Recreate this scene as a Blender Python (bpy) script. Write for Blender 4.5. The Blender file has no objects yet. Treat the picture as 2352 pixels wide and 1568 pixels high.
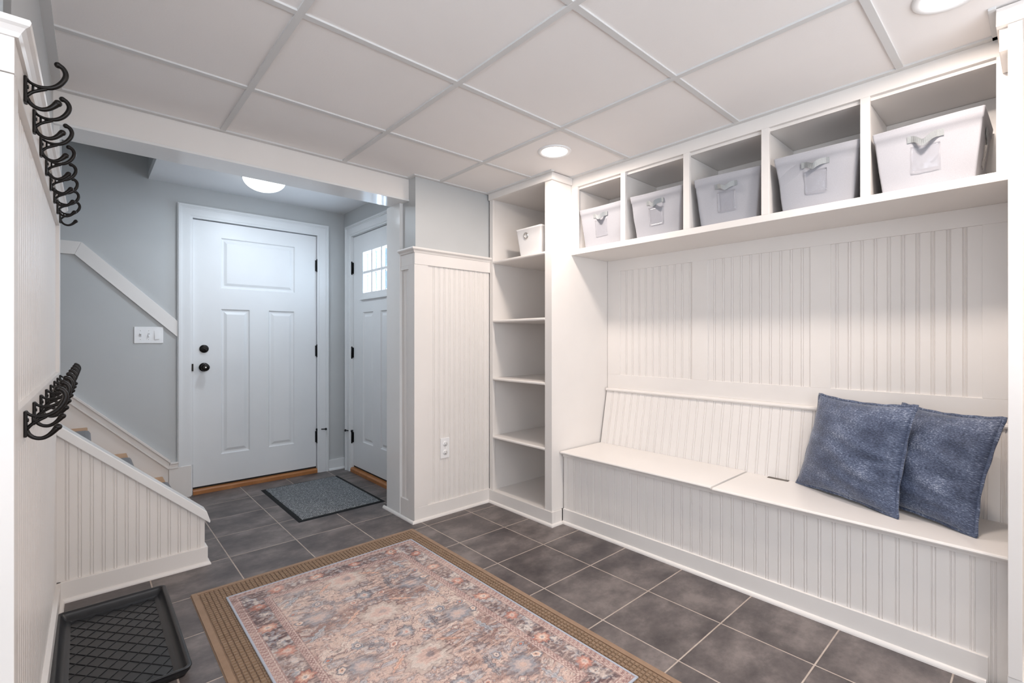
import bpy, math, random
import numpy as np
from mathutils import Matrix, Vector

random.seed(7)
rng = np.random.default_rng(7)
C = bpy.context.scene.collection
S = bpy.context.scene
R = math.radians

# ------------------------------------------------------------------ camera, world, lights, exposure
CAM_H = 1.149
CEIL = 2.18
cam_d = bpy.data.cameras.new('camera')
cam = bpy.data.objects.new('camera', cam_d)
C.objects.link(cam)
cam.location = (0, 0, CAM_H)
cam.rotation_euler = (math.pi/2, 0, -0.737532)
cam_d.sensor_width = 36.0
cam_d.lens = 36.0*1094.94/2352
cam_d.shift_x = -9.51/2352
cam_d.shift_y = -3.72/2352
cam_d.clip_start = 0.02
S.camera = cam

S.view_settings.view_transform = 'Standard'
S.view_settings.look = 'None'
S.view_settings.gamma = 1
S.view_settings.use_curve_mapping = False
S.view_settings.exposure = 0.0
S.cycles.use_denoising = True
S.cycles.max_bounces = 9
S.cycles.diffuse_bounces = 7
S.cycles.glossy_bounces = 4
S.cycles.transmission_bounces = 6
S.cycles.transparent_max_bounces = 8
S.cycles.sample_clamp_indirect = 4

world = bpy.data.worlds.new('sky')
S.world = world
world.use_nodes = True
wn = world.node_tree.nodes
wn['Background'].inputs['Color'].default_value = (0.80, 0.90, 1.0, 1)
wn['Background'].inputs['Strength'].default_value = 2.4

WARM = (1.0, 0.87, 0.78)
COOL = (0.80, 0.90, 1.0)
P_DOWN = 11.0
P_FLUSH = 6.8
P_FILL = 52.0  # power of the lamps added at the unseen windows
FILL_DAY = (0.93, 0.96, 1.0)

def area_lamp(name, loc, power, size, color, rot=(0, 0, 0), size_y=None, parent=None):
    d = bpy.data.lights.new(name, 'AREA')
    d.shape = 'DISK' if size_y is None else 'RECTANGLE'
    d.size = size
    if size_y: d.size_y = size_y
    d.energy = power
    d.color = color
    o = bpy.data.objects.new(name, d)
    C.objects.link(o)
    o.location = loc
    o.rotation_euler = rot
    if parent: o.parent = parent
    return o

DOWNLIGHTS = [(1.921, 1.80), (1.92, 0.18), (1.92, -0.95), (0.62, -0.95)]  # last two are unseen, added behind the camera for brightness

# ------------------------------------------------------------------ helpers
def world_of(o):
    m = Matrix.Identity(4)
    while o is not None:
        m = o.matrix_basis @ m
        o = o.parent
    return m

def tag(o, label=None, cat=None, group=None, kind=None):
    if label: o['label'] = label
    if cat: o['category'] = cat
    if group: o['group'] = group
    if kind: o['kind'] = kind
    return o

def thing(name, loc, label, cat, group=None, rz=0.0, kind=None):
    o = bpy.data.objects.new(name, None)
    C.objects.link(o)
    o.empty_display_size = 0.05
    o.location = loc
    o.rotation_euler = (0, 0, rz)
    return tag(o, label, cat, group, kind)

def copy_tree(o, parent=None):
    c = o.copy()
    C.objects.link(c)
    c.parent = parent
    for ch in list(o.children):
        copy_tree(ch, c)
    return c

class MB:
    """collects geometry written in world (or local M) coordinates"""
    def __init__(s, M=None):
        s.v = []; s.f = []; s.sm = []; s.M = M
    def _add(s, vs, fs, smooth=False):
        b = len(s.v)
        for p in vs:
            p = Vector(p)
            if s.M is not None: p = s.M @ p
            s.v.append(p)
        for f in fs:
            s.f.append(tuple(b+i for i in f)); s.sm.append(smooth)
        return s
    def box(s, x0, x1, y0, y1, z0, z1):
        if x0 > x1: x0, x1 = x1, x0
        if y0 > y1: y0, y1 = y1, y0
        if z0 > z1: z0, z1 = z1, z0
        vs = [(x0,y0,z0),(x1,y0,z0),(x1,y1,z0),(x0,y1,z0),(x0,y0,z1),(x1,y0,z1),(x1,y1,z1),(x0,y1,z1)]
        return s._add(vs, [(0,3,2,1),(4,5,6,7),(0,1,5,4),(1,2,6,5),(2,3,7,6),(3,0,4,7)])
    def prism(s, poly, vec, smooth=False):
        """poly: planar list of 3D points, extruded by vec"""
        poly = [Vector(p) for p in poly]; vec = Vector(vec)
        n = len(poly)
        nrm = Vector((0, 0, 0))
        for i in range(n):
            nrm += poly[i].cross(poly[(i+1) % n])
        top = [p+vec for p in poly]
        a = tuple(range(n)); b = tuple(range(n, 2*n))
        flip = nrm.dot(vec) > 0
        fs = [a[::-1] if flip else a, b if flip else b[::-1]]
        for i in range(n):
            j = (i+1) % n
            fs.append((i, j, n+j, n+i) if flip else (j, i, n+i, n+j))
        b0 = len(s.f)
        s._add(poly+top, fs)
        if smooth:
            for k in range(b0+2, len(s.f)): s.sm[k] = True
        return s
    def tube(s, pts, rad, seg=10, caps=True, flat=1.0, side=None):
        pts = [Vector(p) for p in pts]
        n = len(pts)
        if not hasattr(rad, '__len__'): rad = [rad]*n
        rings = []
        prev = None
        for i, p in enumerate(pts):
            t = (pts[min(i+1, n-1)]-pts[max(i-1, 0)]).normalized()
            if prev is None:
                a = Vector((0, 0, 1)) if abs(t.z) < .9 else Vector((0, 1, 0))
                if side is not None: a = Vector(side)
                u = (a-t*a.dot(t)).normalized()
            else:
                u = (prev-t*prev.dot(t)).normalized()
            prev = u
            w = t.cross(u)
            rings.append([p+(u*math.cos(q)*flat+w*math.sin(q))*rad[i] for q in [2*math.pi*k/seg for k in range(seg)]])
        vs = [q for r in rings for q in r]
        fs = []
        for i in range(n-1):
            for k in range(seg):
                k2 = (k+1) % seg
                fs.append((i*seg+k, i*seg+k2, (i+1)*seg+k2, (i+1)*seg+k))
        if caps:
            fs.append(tuple(range(seg))[::-1]); fs.append(tuple((n-1)*seg+k for k in range(seg)))
        return s._add(vs, fs, True)
    def ball(s, c, r, seg=14, rings=9, sc=(1, 1, 1)):
        c = Vector(c)
        vs = [c+Vector((0, 0, r*sc[2]))]
        for i in range(1, rings):
            a = math.pi*i/rings
            for k in range(seg):
                b = 2*math.pi*k/seg
                vs.append(c+Vector((r*math.sin(a)*math.cos(b)*sc[0], r*math.sin(a)*math.sin(b)*sc[1], r*math.cos(a)*sc[2])))
        vs.append(c-Vector((0, 0, r*sc[2])))
        fs = [(0, 1+k, 1+(k+1) % seg) for k in range(seg)]
        for i in range(rings-2):
            for k in range(seg):
                a = 1+i*seg+k; b = 1+i*seg+(k+1) % seg
                fs.append((a, a+seg, b+seg, b))
        e = len(vs)-1; o = 1+(rings-2)*seg
        fs += [(o+(k+1) % seg, o+k, e) for k in range(seg)]
        return s._add(vs, fs, True)
    def lathe(s, prof, c, axis='z', seg=32, smooth=True, caps=True):
        """prof: (r, h) pairs; axis z/x/y"""
        c = Vector(c)
        def P(r, h, a):
            x, y = r*math.cos(a), r*math.sin(a)
            if axis == 'z': return c+Vector((x, y, h))
            if axis == 'x': return c+Vector((h, x, y))
            if axis == '-y': return c+Vector((x, -h, y))
            return c+Vector((y, h, x))
        vs = [P(r, h, 2*math.pi*k/seg) for r, h in prof for k in range(seg)]
        fs = []
        for i in range(len(prof)-1):
            for k in range(seg):
                k2 = (k+1) % seg
                fs.append((i*seg+k, i*seg+k2, (i+1)*seg+k2, (i+1)*seg+k))
        s._add(vs, fs, smooth)
        if caps:
            n = len(prof)
            s._add([P(prof[0][0], prof[0][1], 2*math.pi*k/seg) for k in range(seg)], [tuple(range(seg))[::-1]])
            s._add([P(prof[-1][0], prof[-1][1], 2*math.pi*k/seg) for k in range(seg)], [tuple(range(seg))])
        return s
    def build(s, name, mat, parent=None, bevel=0, kind=None, label=None, cat=None, group=None, bev_seg=2, fix=True, origin=None):
        vs = s.v
        o = bpy.data.objects.new(name, None if False else bpy.data.meshes.new(name))
        if parent is not None:
            inv = world_of(parent).inverted()
            vs = [inv @ p for p in vs]
        elif origin is None:
            xs = [p.x for p in vs]; ys = [p.y for p in vs]; zs = [p.z for p in vs]
            og = Vector(((min(xs)+max(xs))/2, (min(ys)+max(ys))/2, min(zs)))
            vs = [p-og for p in vs]; o.location = og
        me = o.data
        me.from_pydata([tuple(p) for p in vs], [], s.f)
        me.polygons.foreach_set('use_smooth', s.sm)
        me.materials.append(mat)
        me.update()
        if fix:
            import bmesh
            bm = bmesh.new(); bm.from_mesh(me)
            bmesh.ops.recalc_face_normals(bm, faces=bm.faces)
            bm.to_mesh(me); bm.free()
        C.objects.link(o)
        if parent is not None: o.parent = parent
        if bevel:
            m = o.modifiers.new('bevel', 'BEVEL'); m.width = bevel; m.segments = bev_seg
            m.limit_method = 'ANGLE'; m.angle_limit = R(40); m.harden_normals = False
        tag(o, label, cat, group, kind)
        return o

# ------------------------------------------------------------------ materials
def new_mat(name):
    m = bpy.data.materials.new(name); m.use_nodes = True
    nt = m.node_tree
    return m, nt, nt.nodes, nt.links, nt.nodes['Principled BSDF']

def tex_coord(N, L, scale=1.0, kind='Object'):
    t = N.new('ShaderNodeTexCoord')
    mp = N.new('ShaderNodeMapping')
    if not hasattr(scale, '__len__'): scale = (scale,)*3
    mp.inputs['Scale'].default_value = scale
    L.new(t.outputs[kind], mp.inputs['Vector'])
    return mp.outputs['Vector']

def noise(N, L, vec, sc, detail=4, rough=0.55):
    n = N.new('ShaderNodeTexNoise')
    n.inputs['Scale'].default_value = sc; n.inputs['Detail'].default_value = detail
    n.inputs['Roughness'].default_value = rough
    L.new(vec, n.inputs['Vector'])
    return n.outputs['Fac']

def ramp(N, L, fac, stops):
    r = N.new('ShaderNodeValToRGB')
    e = r.color_ramp.elements
    while len(e) < len(stops): e.new(0.5)
    for el, (p, c) in zip(e, stops):
        el.position = p; el.color = (*c, 1)
    L.new(fac, r.inputs['Fac'])
    return r.outputs['Color']

def bump(N, L, b, height, strength, dist=0.001, prev=None):
    n = N.new('ShaderNodeBump')
    n.inputs['Strength'].default_value = strength; n.inputs['Distance'].default_value = dist
    L.new(height, n.inputs['Height'])
    if prev is not None: L.new(prev, n.inputs['Normal'])
    L.new(n.outputs['Normal'], b.inputs['Normal'])
    return n.outputs['Normal']

def mathn(N, L, op, a, b=None, c=None):
    n = N.new('ShaderNodeMath'); n.operation = op
    for i, q in enumerate((a, b, c)):
        if q is None: continue
        if isinstance(q, (int, float)): n.inputs[i].default_value = q
        else: L.new(q, n.inputs[i])
    return n.outputs[0]

def mixc(N, L, fac, a, b, mode='MIX'):
    n = N.new('ShaderNodeMix'); n.data_type = 'RGBA'; n.blend_type = mode
    for s_, q in ((n.inputs[0], fac), (n.inputs[6], a), (n.inputs[7], b)):
        if isinstance(q, (int, float)): s_.default_value = q
        elif isinstance(q, tuple): s_.default_value = (*q, 1) if len(q) == 3 else q
        else: L.new(q, s_)
    return n.outputs[2]

def paint(name, col, rough=0.35, var=0.02, bs=0.15, bscale=180, coat=0.0):
    m, nt, N, L, b = new_mat(name)
    v = tex_coord(N, L)
    f = noise(N, L, v, 3.0, 3)
    lo = tuple(max(0, c*(1-var)) for c in col); hi = tuple(min(1, c*(1+var)) for c in col)
    L.new(ramp(N, L, f, [(0.3, lo), (0.7, hi)]), b.inputs['Base Color'])
    b.inputs['Roughness'].default_value = rough
    if coat: b.inputs['Coat Weight'].default_value = coat; b.inputs['Coat Roughness'].default_value = 0.2
    bump(N, L, b, noise(N, L, v, bscale, 2), bs, 0.0006)
    return m

def plain(name, col, rough=0.4, metal=0.0, emit=None, estr=0.0, spec=None):
    m, nt, N, L, b = new_mat(name)
    b.inputs['Base Color'].default_value = (*col, 1)
    b.inputs['Roughness'].default_value = rough
    b.inputs['Metallic'].default_value = metal
    if spec is not None: b.inputs['Specular IOR Level'].default_value = spec
    if emit:
        b.inputs['Emission Color'].default_value = (*emit, 1); b.inputs['Emission Strength'].default_value = estr
    return m

WHITE = paint('white_trim_paint', (0.79, 0.758, 0.728), 0.33, bs=0.05)
WHITE_GLOSS = paint('white_gloss_paint', (0.80, 0.80, 0.79), 0.16, bs=0.05)
DOORW = paint('door_paint', (0.73, 0.745, 0.755), 0.38, bs=0.25, bscale=120)
GREY = paint('grey_wall_paint', (0.51, 0.525, 0.528), 0.42, bs=0.3, bscale=260)
CEILP = paint('flat_ceiling_paint', (0.78, 0.79, 0.80), 0.7)
BEIGE = paint('beige_wall_paint', (0.66, 0.55, 0.42), 0.6)
BLACK = plain('black_metal', (0.012, 0.012, 0.014), 0.38, 0.6)
BRONZE = plain('dark_bronze_metal', (0.014, 0.012, 0.011), 0.36, 0.6)
CHROME = plain('nickel_metal', (0.62, 0.60, 0.57), 0.25, 1.0)
HINGE_STEEL = plain('worn_hinge_steel', (0.22, 0.20, 0.18), 0.45, 0.8)
DARKGAP = plain('dark_gap', (0.02, 0.02, 0.02), 0.9)
PLASTIC = plain('white_plastic', (0.84, 0.84, 0.84), 0.3)
SLOT = plain('socket_slot_black', (0.03, 0.03, 0.03), 0.6)
RUBBER = plain('black_rubber', (0.008, 0.009, 0.010), 0.7, spec=0.25)
LENS = plain('lit_lamp_lens', (1, 1, 1), 0.5, emit=(1.0, 0.96, 0.92), estr=7.0)
DOMEL = plain('lit_glass_dome', (1, 1, 1), 0.5, emit=(0.93, 0.97, 1.0), estr=3.6)

def ceiling_tile_mat():
    m, nt, N, L, b = new_mat('ceiling_tile')
    v = tex_coord(N, L)
    f = noise(N, L, v, 2.0, 3)
    L.new(ramp(N, L, f, [(0.3, (0.85, 0.825, 0.81)), (0.7, (0.88, 0.855, 0.84))]), b.inputs['Base Color'])
    b.inputs['Roughness'].default_value = 0.85
    n1 = bump(N, L, b, noise(N, L, v, 140, 5, 0.7), 0.5, 0.0007)
    return m
TILEC = ceiling_tile_mat()

def floor_mat():
    m, nt, N, L, b = new_mat('slate_tile_floor')
    t = N.new('ShaderNodeTexCoord')
    sep = N.new('ShaderNodeSeparateXYZ'); L.new(t.outputs['Object'], sep.inputs[0])
    s = 0.33528
    def cell(o, off):
        q = mathn(N, L, 'SUBTRACT', o, off)
        q = mathn(N, L, 'DIVIDE', q, s)
        fr = mathn(N, L, 'FRACT', q)
        d = mathn(N, L, 'MINIMUM', fr, mathn(N, L, 'SUBTRACT', 1.0, fr))
        return mathn(N, L, 'FLOOR', q), mathn(N, L, 'MULTIPLY', d, s)
    ix, dx = cell(sep.outputs[0], 1.914)
    iy, dy = cell(sep.outputs[1], 2.5496)
    d = mathn(N, L, 'MINIMUM', dx, dy)
    wob = mathn(N, L, 'MULTIPLY', noise(N, L, t.outputs['Object'], 90, 2), 0.0012)
    g = N.new('ShaderNodeMapRange'); g.interpolation_type = 'SMOOTHSTEP'
    g.inputs['From Min'].default_value = 0.0022; g.inputs['From Max'].default_value = 0.0036
    L.new(mathn(N, L, 'ADD', d, mathn(N, L, 'SUBTRACT', wob, 0.0006)), g.inputs['Value'])
    tile = g.outputs[0]
    comb = N.new('ShaderNodeCombineXYZ'); L.new(ix, comb.inputs[0]); L.new(iy, comb.inputs[1])
    wn_ = N.new('ShaderNodeTexWhiteNoise'); wn_.noise_dimensions = '3D'; L.new(comb.outputs[0], wn_.inputs['Vector'])
    off = N.new('ShaderNodeVectorMath'); off.operation = 'MULTIPLY_ADD'
    L.new(wn_.outputs['Color'], off.inputs[0]); off.inputs[1].default_value = (9, 9, 9); L.new(t.outputs['Object'], off.inputs[2])
    st = N.new('ShaderNodeMapping'); st.inputs['Scale'].default_value = (1.0, 1.35, 1); L.new(off.outputs[0], st.inputs['Vector'])
    f1 = noise(N, L, st.outputs[0], 5.0, 6, 0.55)
    f2 = noise(N, L, st.outputs[0], 38, 5, 0.7)
    fm = mathn(N, L, 'ADD', mathn(N, L, 'MULTIPLY', f1, 0.78), mathn(N, L, 'MULTIPLY', f2, 0.22))
    col = ramp(N, L, fm, [(0.36, (0.064, 0.054, 0.055)), (0.50, (0.116, 0.099, 0.096)), (0.64, (0.205, 0.176, 0.167))])
    hs = N.new('ShaderNodeHueSaturation'); L.new(col, hs.inputs['Color'])
    L.new(mathn(N, L, 'ADD', 0.9, mathn(N, L, 'MULTIPLY', wn_.outputs['Value'], 0.2)), hs.inputs['Value'])
    gn = noise(N, L, t.outputs['Object'], 14, 3)
    grout = ramp(N, L, gn, [(0.3, (0.37, 0.305, 0.26)), (0.7, (0.50, 0.43, 0.38))])
    L.new(mixc(N, L, tile, grout, hs.outputs['Color']), b.inputs['Base Color'])
    rr = N.new('ShaderNodeMapRange'); rr.inputs['To Min'].default_value = 0.85; rr.inputs['To Max'].default_value = 0.42
    L.new(tile, rr.inputs['Value']); L.new(rr.outputs[0], b.inputs['Roughness'])
    n1 = bump(N, L, b, tile, 0.8, 0.002)
    n2 = bump(N, L, b, noise(N, L, st.outputs[0], 30, 5, 0.6), 0.25, 0.002, n1)
    return m
FLOORM = floor_mat()

def wood_mat(name, c1, c2, rough=0.4, axis=(30, 3, 3)):
    m, nt, N, L, b = new_mat(name)
    v = tex_coord(N, L, axis)
    f = noise(N, L, v, 2.0, 6, 0.6)
    L.new(ramp(N, L, f, [(0.3, c1), (0.7, c2)]), b.inputs['Base Color'])
    b.inputs['Roughness'].default_value = rough
    bump(N, L, b, f, 0.15, 0.001)
    return m
OAK = wood_mat('oak_tread', (0.42, 0.22, 0.10), (0.62, 0.37, 0.19), 0.35, (3, 30, 3))
THRESH = wood_mat('stained_threshold_wood', (0.30, 0.11, 0.03), (0.46, 0.20, 0.07), 0.35, (3, 30, 3))

def fabric_mat(name, c1, c2, sc=(1, 1, 1), nscale=300, rough=0.9, bs=0.3, sheen=0.2, streak=None):
    m, nt, N, L, b = new_mat(name)
    v = tex_coord(N, L, sc)
    f = noise(N, L, v, nscale, 4, 0.65)
    L.new(ramp(N, L, f, [(0.3, c1), (0.7, c2)]), b.inputs['Base Color'])
    b.inputs['Roughness'].default_value = rough
    b.inputs['Sheen Weight'].default_value = sheen
    bump(N, L, b, f, bs, 0.001)
    return m
CARPET = fabric_mat('grey_stair_carpet', (0.13, 0.13, 0.135), (0.21, 0.21, 0.22), nscale=260)
BINF = fabric_mat('pale_grey_bin_fabric', (0.335, 0.34, 0.372), (0.38, 0.385, 0.417), nscale=420, rough=0.75, bs=0.12, sheen=0.15)
STRAP = fabric_mat('grey_strap_webbing', (0.22, 0.24, 0.25), (0.30, 0.32, 0.33), nscale=500, rough=0.7)
BINW = fabric_mat('white_bin_shell', (0.80, 0.79, 0.79), (0.84, 0.83, 0.83), nscale=500, rough=0.6, bs=0.08, sheen=0)

def chenille():
    m, nt, N, L, b = new_mat('blue_chenille')
    t = N.new('ShaderNodeTexCoord')
    mp = N.new('ShaderNodeMapping'); mp.inputs['Scale'].default_value = (38, 88, 1)
    L.new(t.outputs['UV'], mp.inputs['Vector'])
    mp2 = N.new('ShaderNodeMapping'); mp2.inputs['Scale'].default_value = (3, 5, 1)
    L.new(t.outputs['UV'], mp2.inputs['Vector'])
    f1 = noise(N, L, mp.outputs[0], 1.3, 5, 0.72)
    f2 = noise(N, L, mp2.outputs[0], 1.0, 3, 0.6)
    f = mathn(N, L, 'ADD', mathn(N, L, 'MULTIPLY', f1, 0.66), mathn(N, L, 'MULTIPLY', f2, 0.34))
    L.new(ramp(N, L, f, [(0.38, (0.018, 0.027, 0.058)), (0.47, (0.058, 0.080, 0.140)), (0.55, (0.115, 0.148, 0.235)), (0.62, (0.40, 0.45, 0.56))]), b.inputs['Base Color'])
    b.inputs['Roughness'].default_value = 0.55
    b.inputs['Sheen Weight'].default_value = 0.5
    b.inputs['Sheen Roughness'].default_value = 0.35
    bump(N, L, b, f1, 0.5, 0.004)
    return m
CHEN = chenille()

def mat_pile(name, c1, c2, sc=700, rough=0.95):
    m, nt, N, L, b = new_mat(name)
    v = tex_coord(N, L)
    f = noise(N, L, v, sc, 3, 0.7)
    f2 = noise(N, L, v, 30, 3, 0.6)
    fm = mathn(N, L, 'ADD', mathn(N, L, 'MULTIPLY', f, 0.7), mathn(N, L, 'MULTIPLY', f2, 0.3))
    L.new(ramp(N, L, fm, [(0.32, c1), (0.68, c2)]), b.inputs['Base Color'])
    b.inputs['Roughness'].default_value = rough
    b.inputs['Sheen Weight'].default_value = 0.15
    bump(N, L, b, f, 0.5, 0.002)
    return m
TANB = mat_pile('tan_mat_border', (0.22, 0.135, 0.08), (0.38, 0.245, 0.155))
TANF = mat_pile('tan_waffle_pile', (0.19, 0.12, 0.07), (0.33, 0.22, 0.14))

def ribbed_grey():
    m, nt, N, L, b = new_mat('grey_ribbed_carpet')
    t = N.new('ShaderNodeTexCoord')
    br = N.new('ShaderNodeTexBrick')
    br.inputs['Scale'].default_value = 1.0
    br.inputs['Brick Width'].default_value = 0.022; br.inputs['Row Height'].default_value = 0.0085
    br.inputs['Mortar Size'].default_value = 0.0016; br.inputs['Mortar Smooth'].default_value = 0.6
    br.offset = 0.5
    mp = N.new('ShaderNodeMapping'); L.new(t.outputs['Object'], mp.inputs['Vector'])
    mp.inputs['Rotation'].default_value = (0, 0, R(90))
    wv = N.new('ShaderNodeTexNoise'); wv.inputs['Scale'].default_value = 45; L.new(t.outputs['Object'], wv.inputs['Vector'])
    vm = N.new('ShaderNodeVectorMath'); vm.operation = 'MULTIPLY_ADD'; L.new(wv.outputs['Color'], vm.inputs[0]); vm.inputs[1].default_value = (0.012, 0.012, 0); L.new(mp.outputs[0], vm.inputs[2])
    L.new(vm.outputs[0], br.inputs['Vector'])
    f = noise(N, L, t.outputs['Object'], 90, 4, 0.75)
    base = ramp(N, L, f, [(0.35, (0.11, 0.12, 0.13)), (0.50, (0.25, 0.27, 0.285)), (0.66, (0.55, 0.58, 0.60))])
    L.new(mixc(N, L, br.outputs['Fac'], base, (0.035, 0.04, 0.045)), b.inputs['Base Color'])
    b.inputs['Roughness'].default_value = 0.95
    inv = mathn(N, L, 'SUBTRACT', 1.0, br.outputs['Fac'])
    bump(N, L, b, inv, 0.9, 0.004)
    return m
RIBG = ribbed_grey()

def clear_mat(name, tint=(0.97, 0.98, 1.0), gloss=0.12, rough=0.05):
    m = bpy.data.materials.new(name); m.use_nodes = True
    nt = m.node_tree; N = nt.nodes; L = nt.links
    N.clear()
    out = N.new('ShaderNodeOutputMaterial')
    tr = N.new('ShaderNodeBsdfTransparent'); tr.inputs['Color'].default_value = (*tint, 1)
    gl = N.new('ShaderNodeBsdfGlossy'); gl.inputs['Roughness'].default_value = rough
    lw = N.new('ShaderNodeLayerWeight'); lw.inputs['Blend'].default_value = 0.5
    ad = mathn(N, L, 'ADD', mathn(N, L, 'MULTIPLY', mathn(N, L, 'POWER', lw.outputs['Facing'], 5.0), 0.9), gloss*0.3)
    mx = N.new('ShaderNodeMixShader'); L.new(ad, mx.inputs[0]); L.new(tr.outputs[0], mx.inputs[1]); L.new(gl.outputs[0], mx.inputs[2])
    L.new(mx.outputs[0], out.inputs['Surface'])
    return m
GLASS = clear_mat('window_glass')
GLASS_BEVEL = clear_mat('bevelled_glass_edge', (0.42, 0.52, 0.62), 0.3)
CLEARP = clear_mat('clear_vinyl', (0.985, 0.985, 0.99), 0.12, 0.16)

def rug_mat():
    m, nt, N, L, b = new_mat('printed_rug_pile')
    a = N.new('ShaderNodeVertexColor'); a.layer_name = 'weave'
    v = tex_coord(N, L)
    f = noise(N, L, v, 900, 2, 0.6)
    st = tex_coord(N, L, (90, 420, 1))
    f2 = noise(N, L, st, 1.0, 3, 0.6)
    g = ramp(N, L, mathn(N, L, 'ADD', mathn(N, L, 'MULTIPLY', f, 0.4), mathn(N, L, 'MULTIPLY', f2, 0.6)), [(0.3, (0.80, 0.80, 0.80)), (0.7, (1.12, 1.12, 1.12))])
    L.new(mixc(N, L, 1.0, a.outputs['Color'], g, 'MULTIPLY'), b.inputs['Base Color'])
    b.inputs['Roughness'].default_value = 0.9
    b.inputs['Sheen Weight'].default_value = 0.1
    bump(N, L, b, f, 0.25, 0.001)
    return m
RUGM = rug_mat()
RUGEDGE = fabric_mat('pale_blue_binding', (0.36, 0.39, 0.46), (0.46, 0.49, 0.56), nscale=500)

# ------------------------------------------------------------------ bead board
def bead_profile(length, beads, depth=0.0038):
    """(s, n) points of the face, n=0 is the flat face, grooves cut inwards"""
    pts = [(0.0, 0.0)]
    for p in beads:
        if p < 0.009 or p > length-0.009: continue
        for ds, dn in ((-0.0078, 0), (-0.0056, -depth), (-0.0040, -depth), (-0.0028, -0.0004), (0, 0.0006), (0.0028, -0.0004), (0.0040, -depth), (0.0056, -depth), (0.0078, 0)):
            pts.append((p+ds, dn))
    pts.append((length, 0.0))
    return pts

def bead_board(mb, origin, sdir, ndir, up, length, height, beads, thick=0.006, htop=None):
    """board with vertical beads; htop(s) optional height per s"""
    origin = Vector(origin); sdir = Vector(sdir); ndir = Vector(ndir); up = Vector(up)
    pr = bead_profile(length, beads)
    lo = []; hi = []
    for s_, n_ in pr:
        q = origin+sdir*s_+ndir*n_
        lo.append(q); hi.append(q+up*(htop(s_) if htop else height))
    n = len(pr)
    b0 = origin-ndir*thick; b1 = b0+sdir*length
    vs = lo+hi+[b0, b1, b0+up*(htop(0) if htop else height), b1+up*(htop(length) if htop else height)]
    fs = [(i, i+1, n+i+1, n+i) for i in range(n-1)]
    fs.append((2*n, 2*n+2, n, 0)); fs.append((n-1, 2*n-1, 2*n+3, 2*n+1))
    fs.append((2*n+1, 2*n+3, 2*n+2, 2*n))
    fs.append(tuple(range(n))[::-1]+(2*n, 2*n+1))
    fs.append(tuple(n+i for i in range(n))+(2*n+3, 2*n+2))
    mb._add(vs, fs)

def quarter(mb, a, b, out, h=0.017, w=0.013, ea=0.0, eb=0.0):
    """quarter round shoe from a to b, projecting along out"""
    a = Vector(a); b = Vector(b); out = Vector(out)
    poly = [a]
    for i in range(0, 6):
        t = math.pi/2*i/5
        poly.append(a+out*(w*math.cos(t))+Vector((0, 0, h*math.sin(t))))
    d = (b-a).normalized()
    mb.prism(poly, b-a)

def sweep(mb, prof, path, outs):
    """profile (o, z) swept along a mitred horizontal polyline; outs = outward normal of each leg"""
    path = [Vector(p) for p in path]; outs = [Vector(o) for o in outs]
    cols = []
    for i, p in enumerate(path):
        d = outs[0] if i == 0 else (outs[-1] if i == len(path)-1 else outs[i-1]+outs[i])
        cols.append([p+d*o+Vector((0, 0, z)) for o, z in prof])
    n = len(prof)
    fs = []
    for i in range(len(path)-1):
        for k in range(n):
            k2 = (k+1) % n
            fs.append((i*n+k, i*n+k2, (i+1)*n+k2, (i+1)*n+k))
    fs.append(tuple(range(n))); fs.append(tuple((len(path)-1)*n+k for k in range(n))[::-1])
    mb._add([q for c in cols for q in c], fs)
SHOE = [(0, 0)]+[(0.013*math.cos(math.pi/2*i/5), 0.017*math.sin(math.pi/2*i/5)) for i in range(6)]

def nose(mb, prof2d, a, b, out):
    """profile (o, z) extruded from a to b"""
    a = Vector(a); b = Vector(b); out = Vector(out)
    mb.prism([a+out*o+Vector((0, 0, z)) for o, z in prof2d], b-a)

# ================================================================== STRUCTURE
XR = 2.72      # wall behind the bench
YD = 4.22      # door wall
XS = 1.74      # side door wall
mb = MB(); mb.box(-2.3, 3.1, -1.55, 4.6, -0.05, 0.0)
fl = mb.build('floor', FLOORM, kind='structure', label='dark grey stone-look tile floor with pale grout lines', cat='floor', origin=0)

# main ceiling with lay-in grid
gx = [1.1185+0.6096*k for k in range(-4, 3)]
gy = [2.189-0.6096*k for k in range(0, 6)]
mb = MB(); mb.box(-2.2, XR, -1.45, 2.73, CEIL+0.006, CEIL+0.05)
ce = mb.build('ceiling', TILEC, kind='structure', label='off-white lay-in tile ceiling of the main room', cat='ceiling', origin=0)
mb = MB()
for x in gx:
    if x < 2.3: mb.box(x-0.012, x+0.012, -1.45, 2.73, CEIL-0.001, CEIL+0.008)
for y in gy:
    mb.box(-2.2, XR, y-0.012, y+0.012, CEIL-0.0005, CEIL+0.008)
mb.box(-2.2, 1.528, 2.706, 2.732, CEIL-0.002, CEIL+0.008)
mb.box(1.5565, 2.104, 2.626, 2.652, CEIL-0.0018, CEIL+0.008)
mb.box(1.529, 1.556, 2.626, 2.733, CEIL-0.0022, CEIL+0.008)
mb.box(2.105, 2.13, 2.0, 2.64, CEIL-0.002, CEIL+0.008)
mb.box(2.295, 2.32, 0.0, 2.03, CEIL-0.002, CEIL+0.008)
mb.box(2.10, 2.32, 0.094, 0.112, CEIL-0.002, CEIL+0.008)
GRIDM = paint('ceiling_grid_metal', (0.67, 0.67, 0.665), 0.7, bs=0.0)
mb.build('ceiling_grid', GRIDM, parent=ce, bevel=0.0006, bev_seg=1)
# left wall angle follows the slanted wall below
mb = MB(); mb.box(0.34, XS, 2.93, YD, 2.28, 2.33)
mb.build('ceiling_entry', CEILP, kind='structure', label='smooth white ceiling over the entry doors', cat='ceiling', origin=0)
mb = MB(); mb.box(-2.3, 0.34, 2.93, YD, 3.3, 3.35)
mb.build('ceiling_stair', CEILP, kind='structure', label='white ceiling high over the staircase', cat='ceiling', origin=0)

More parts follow.
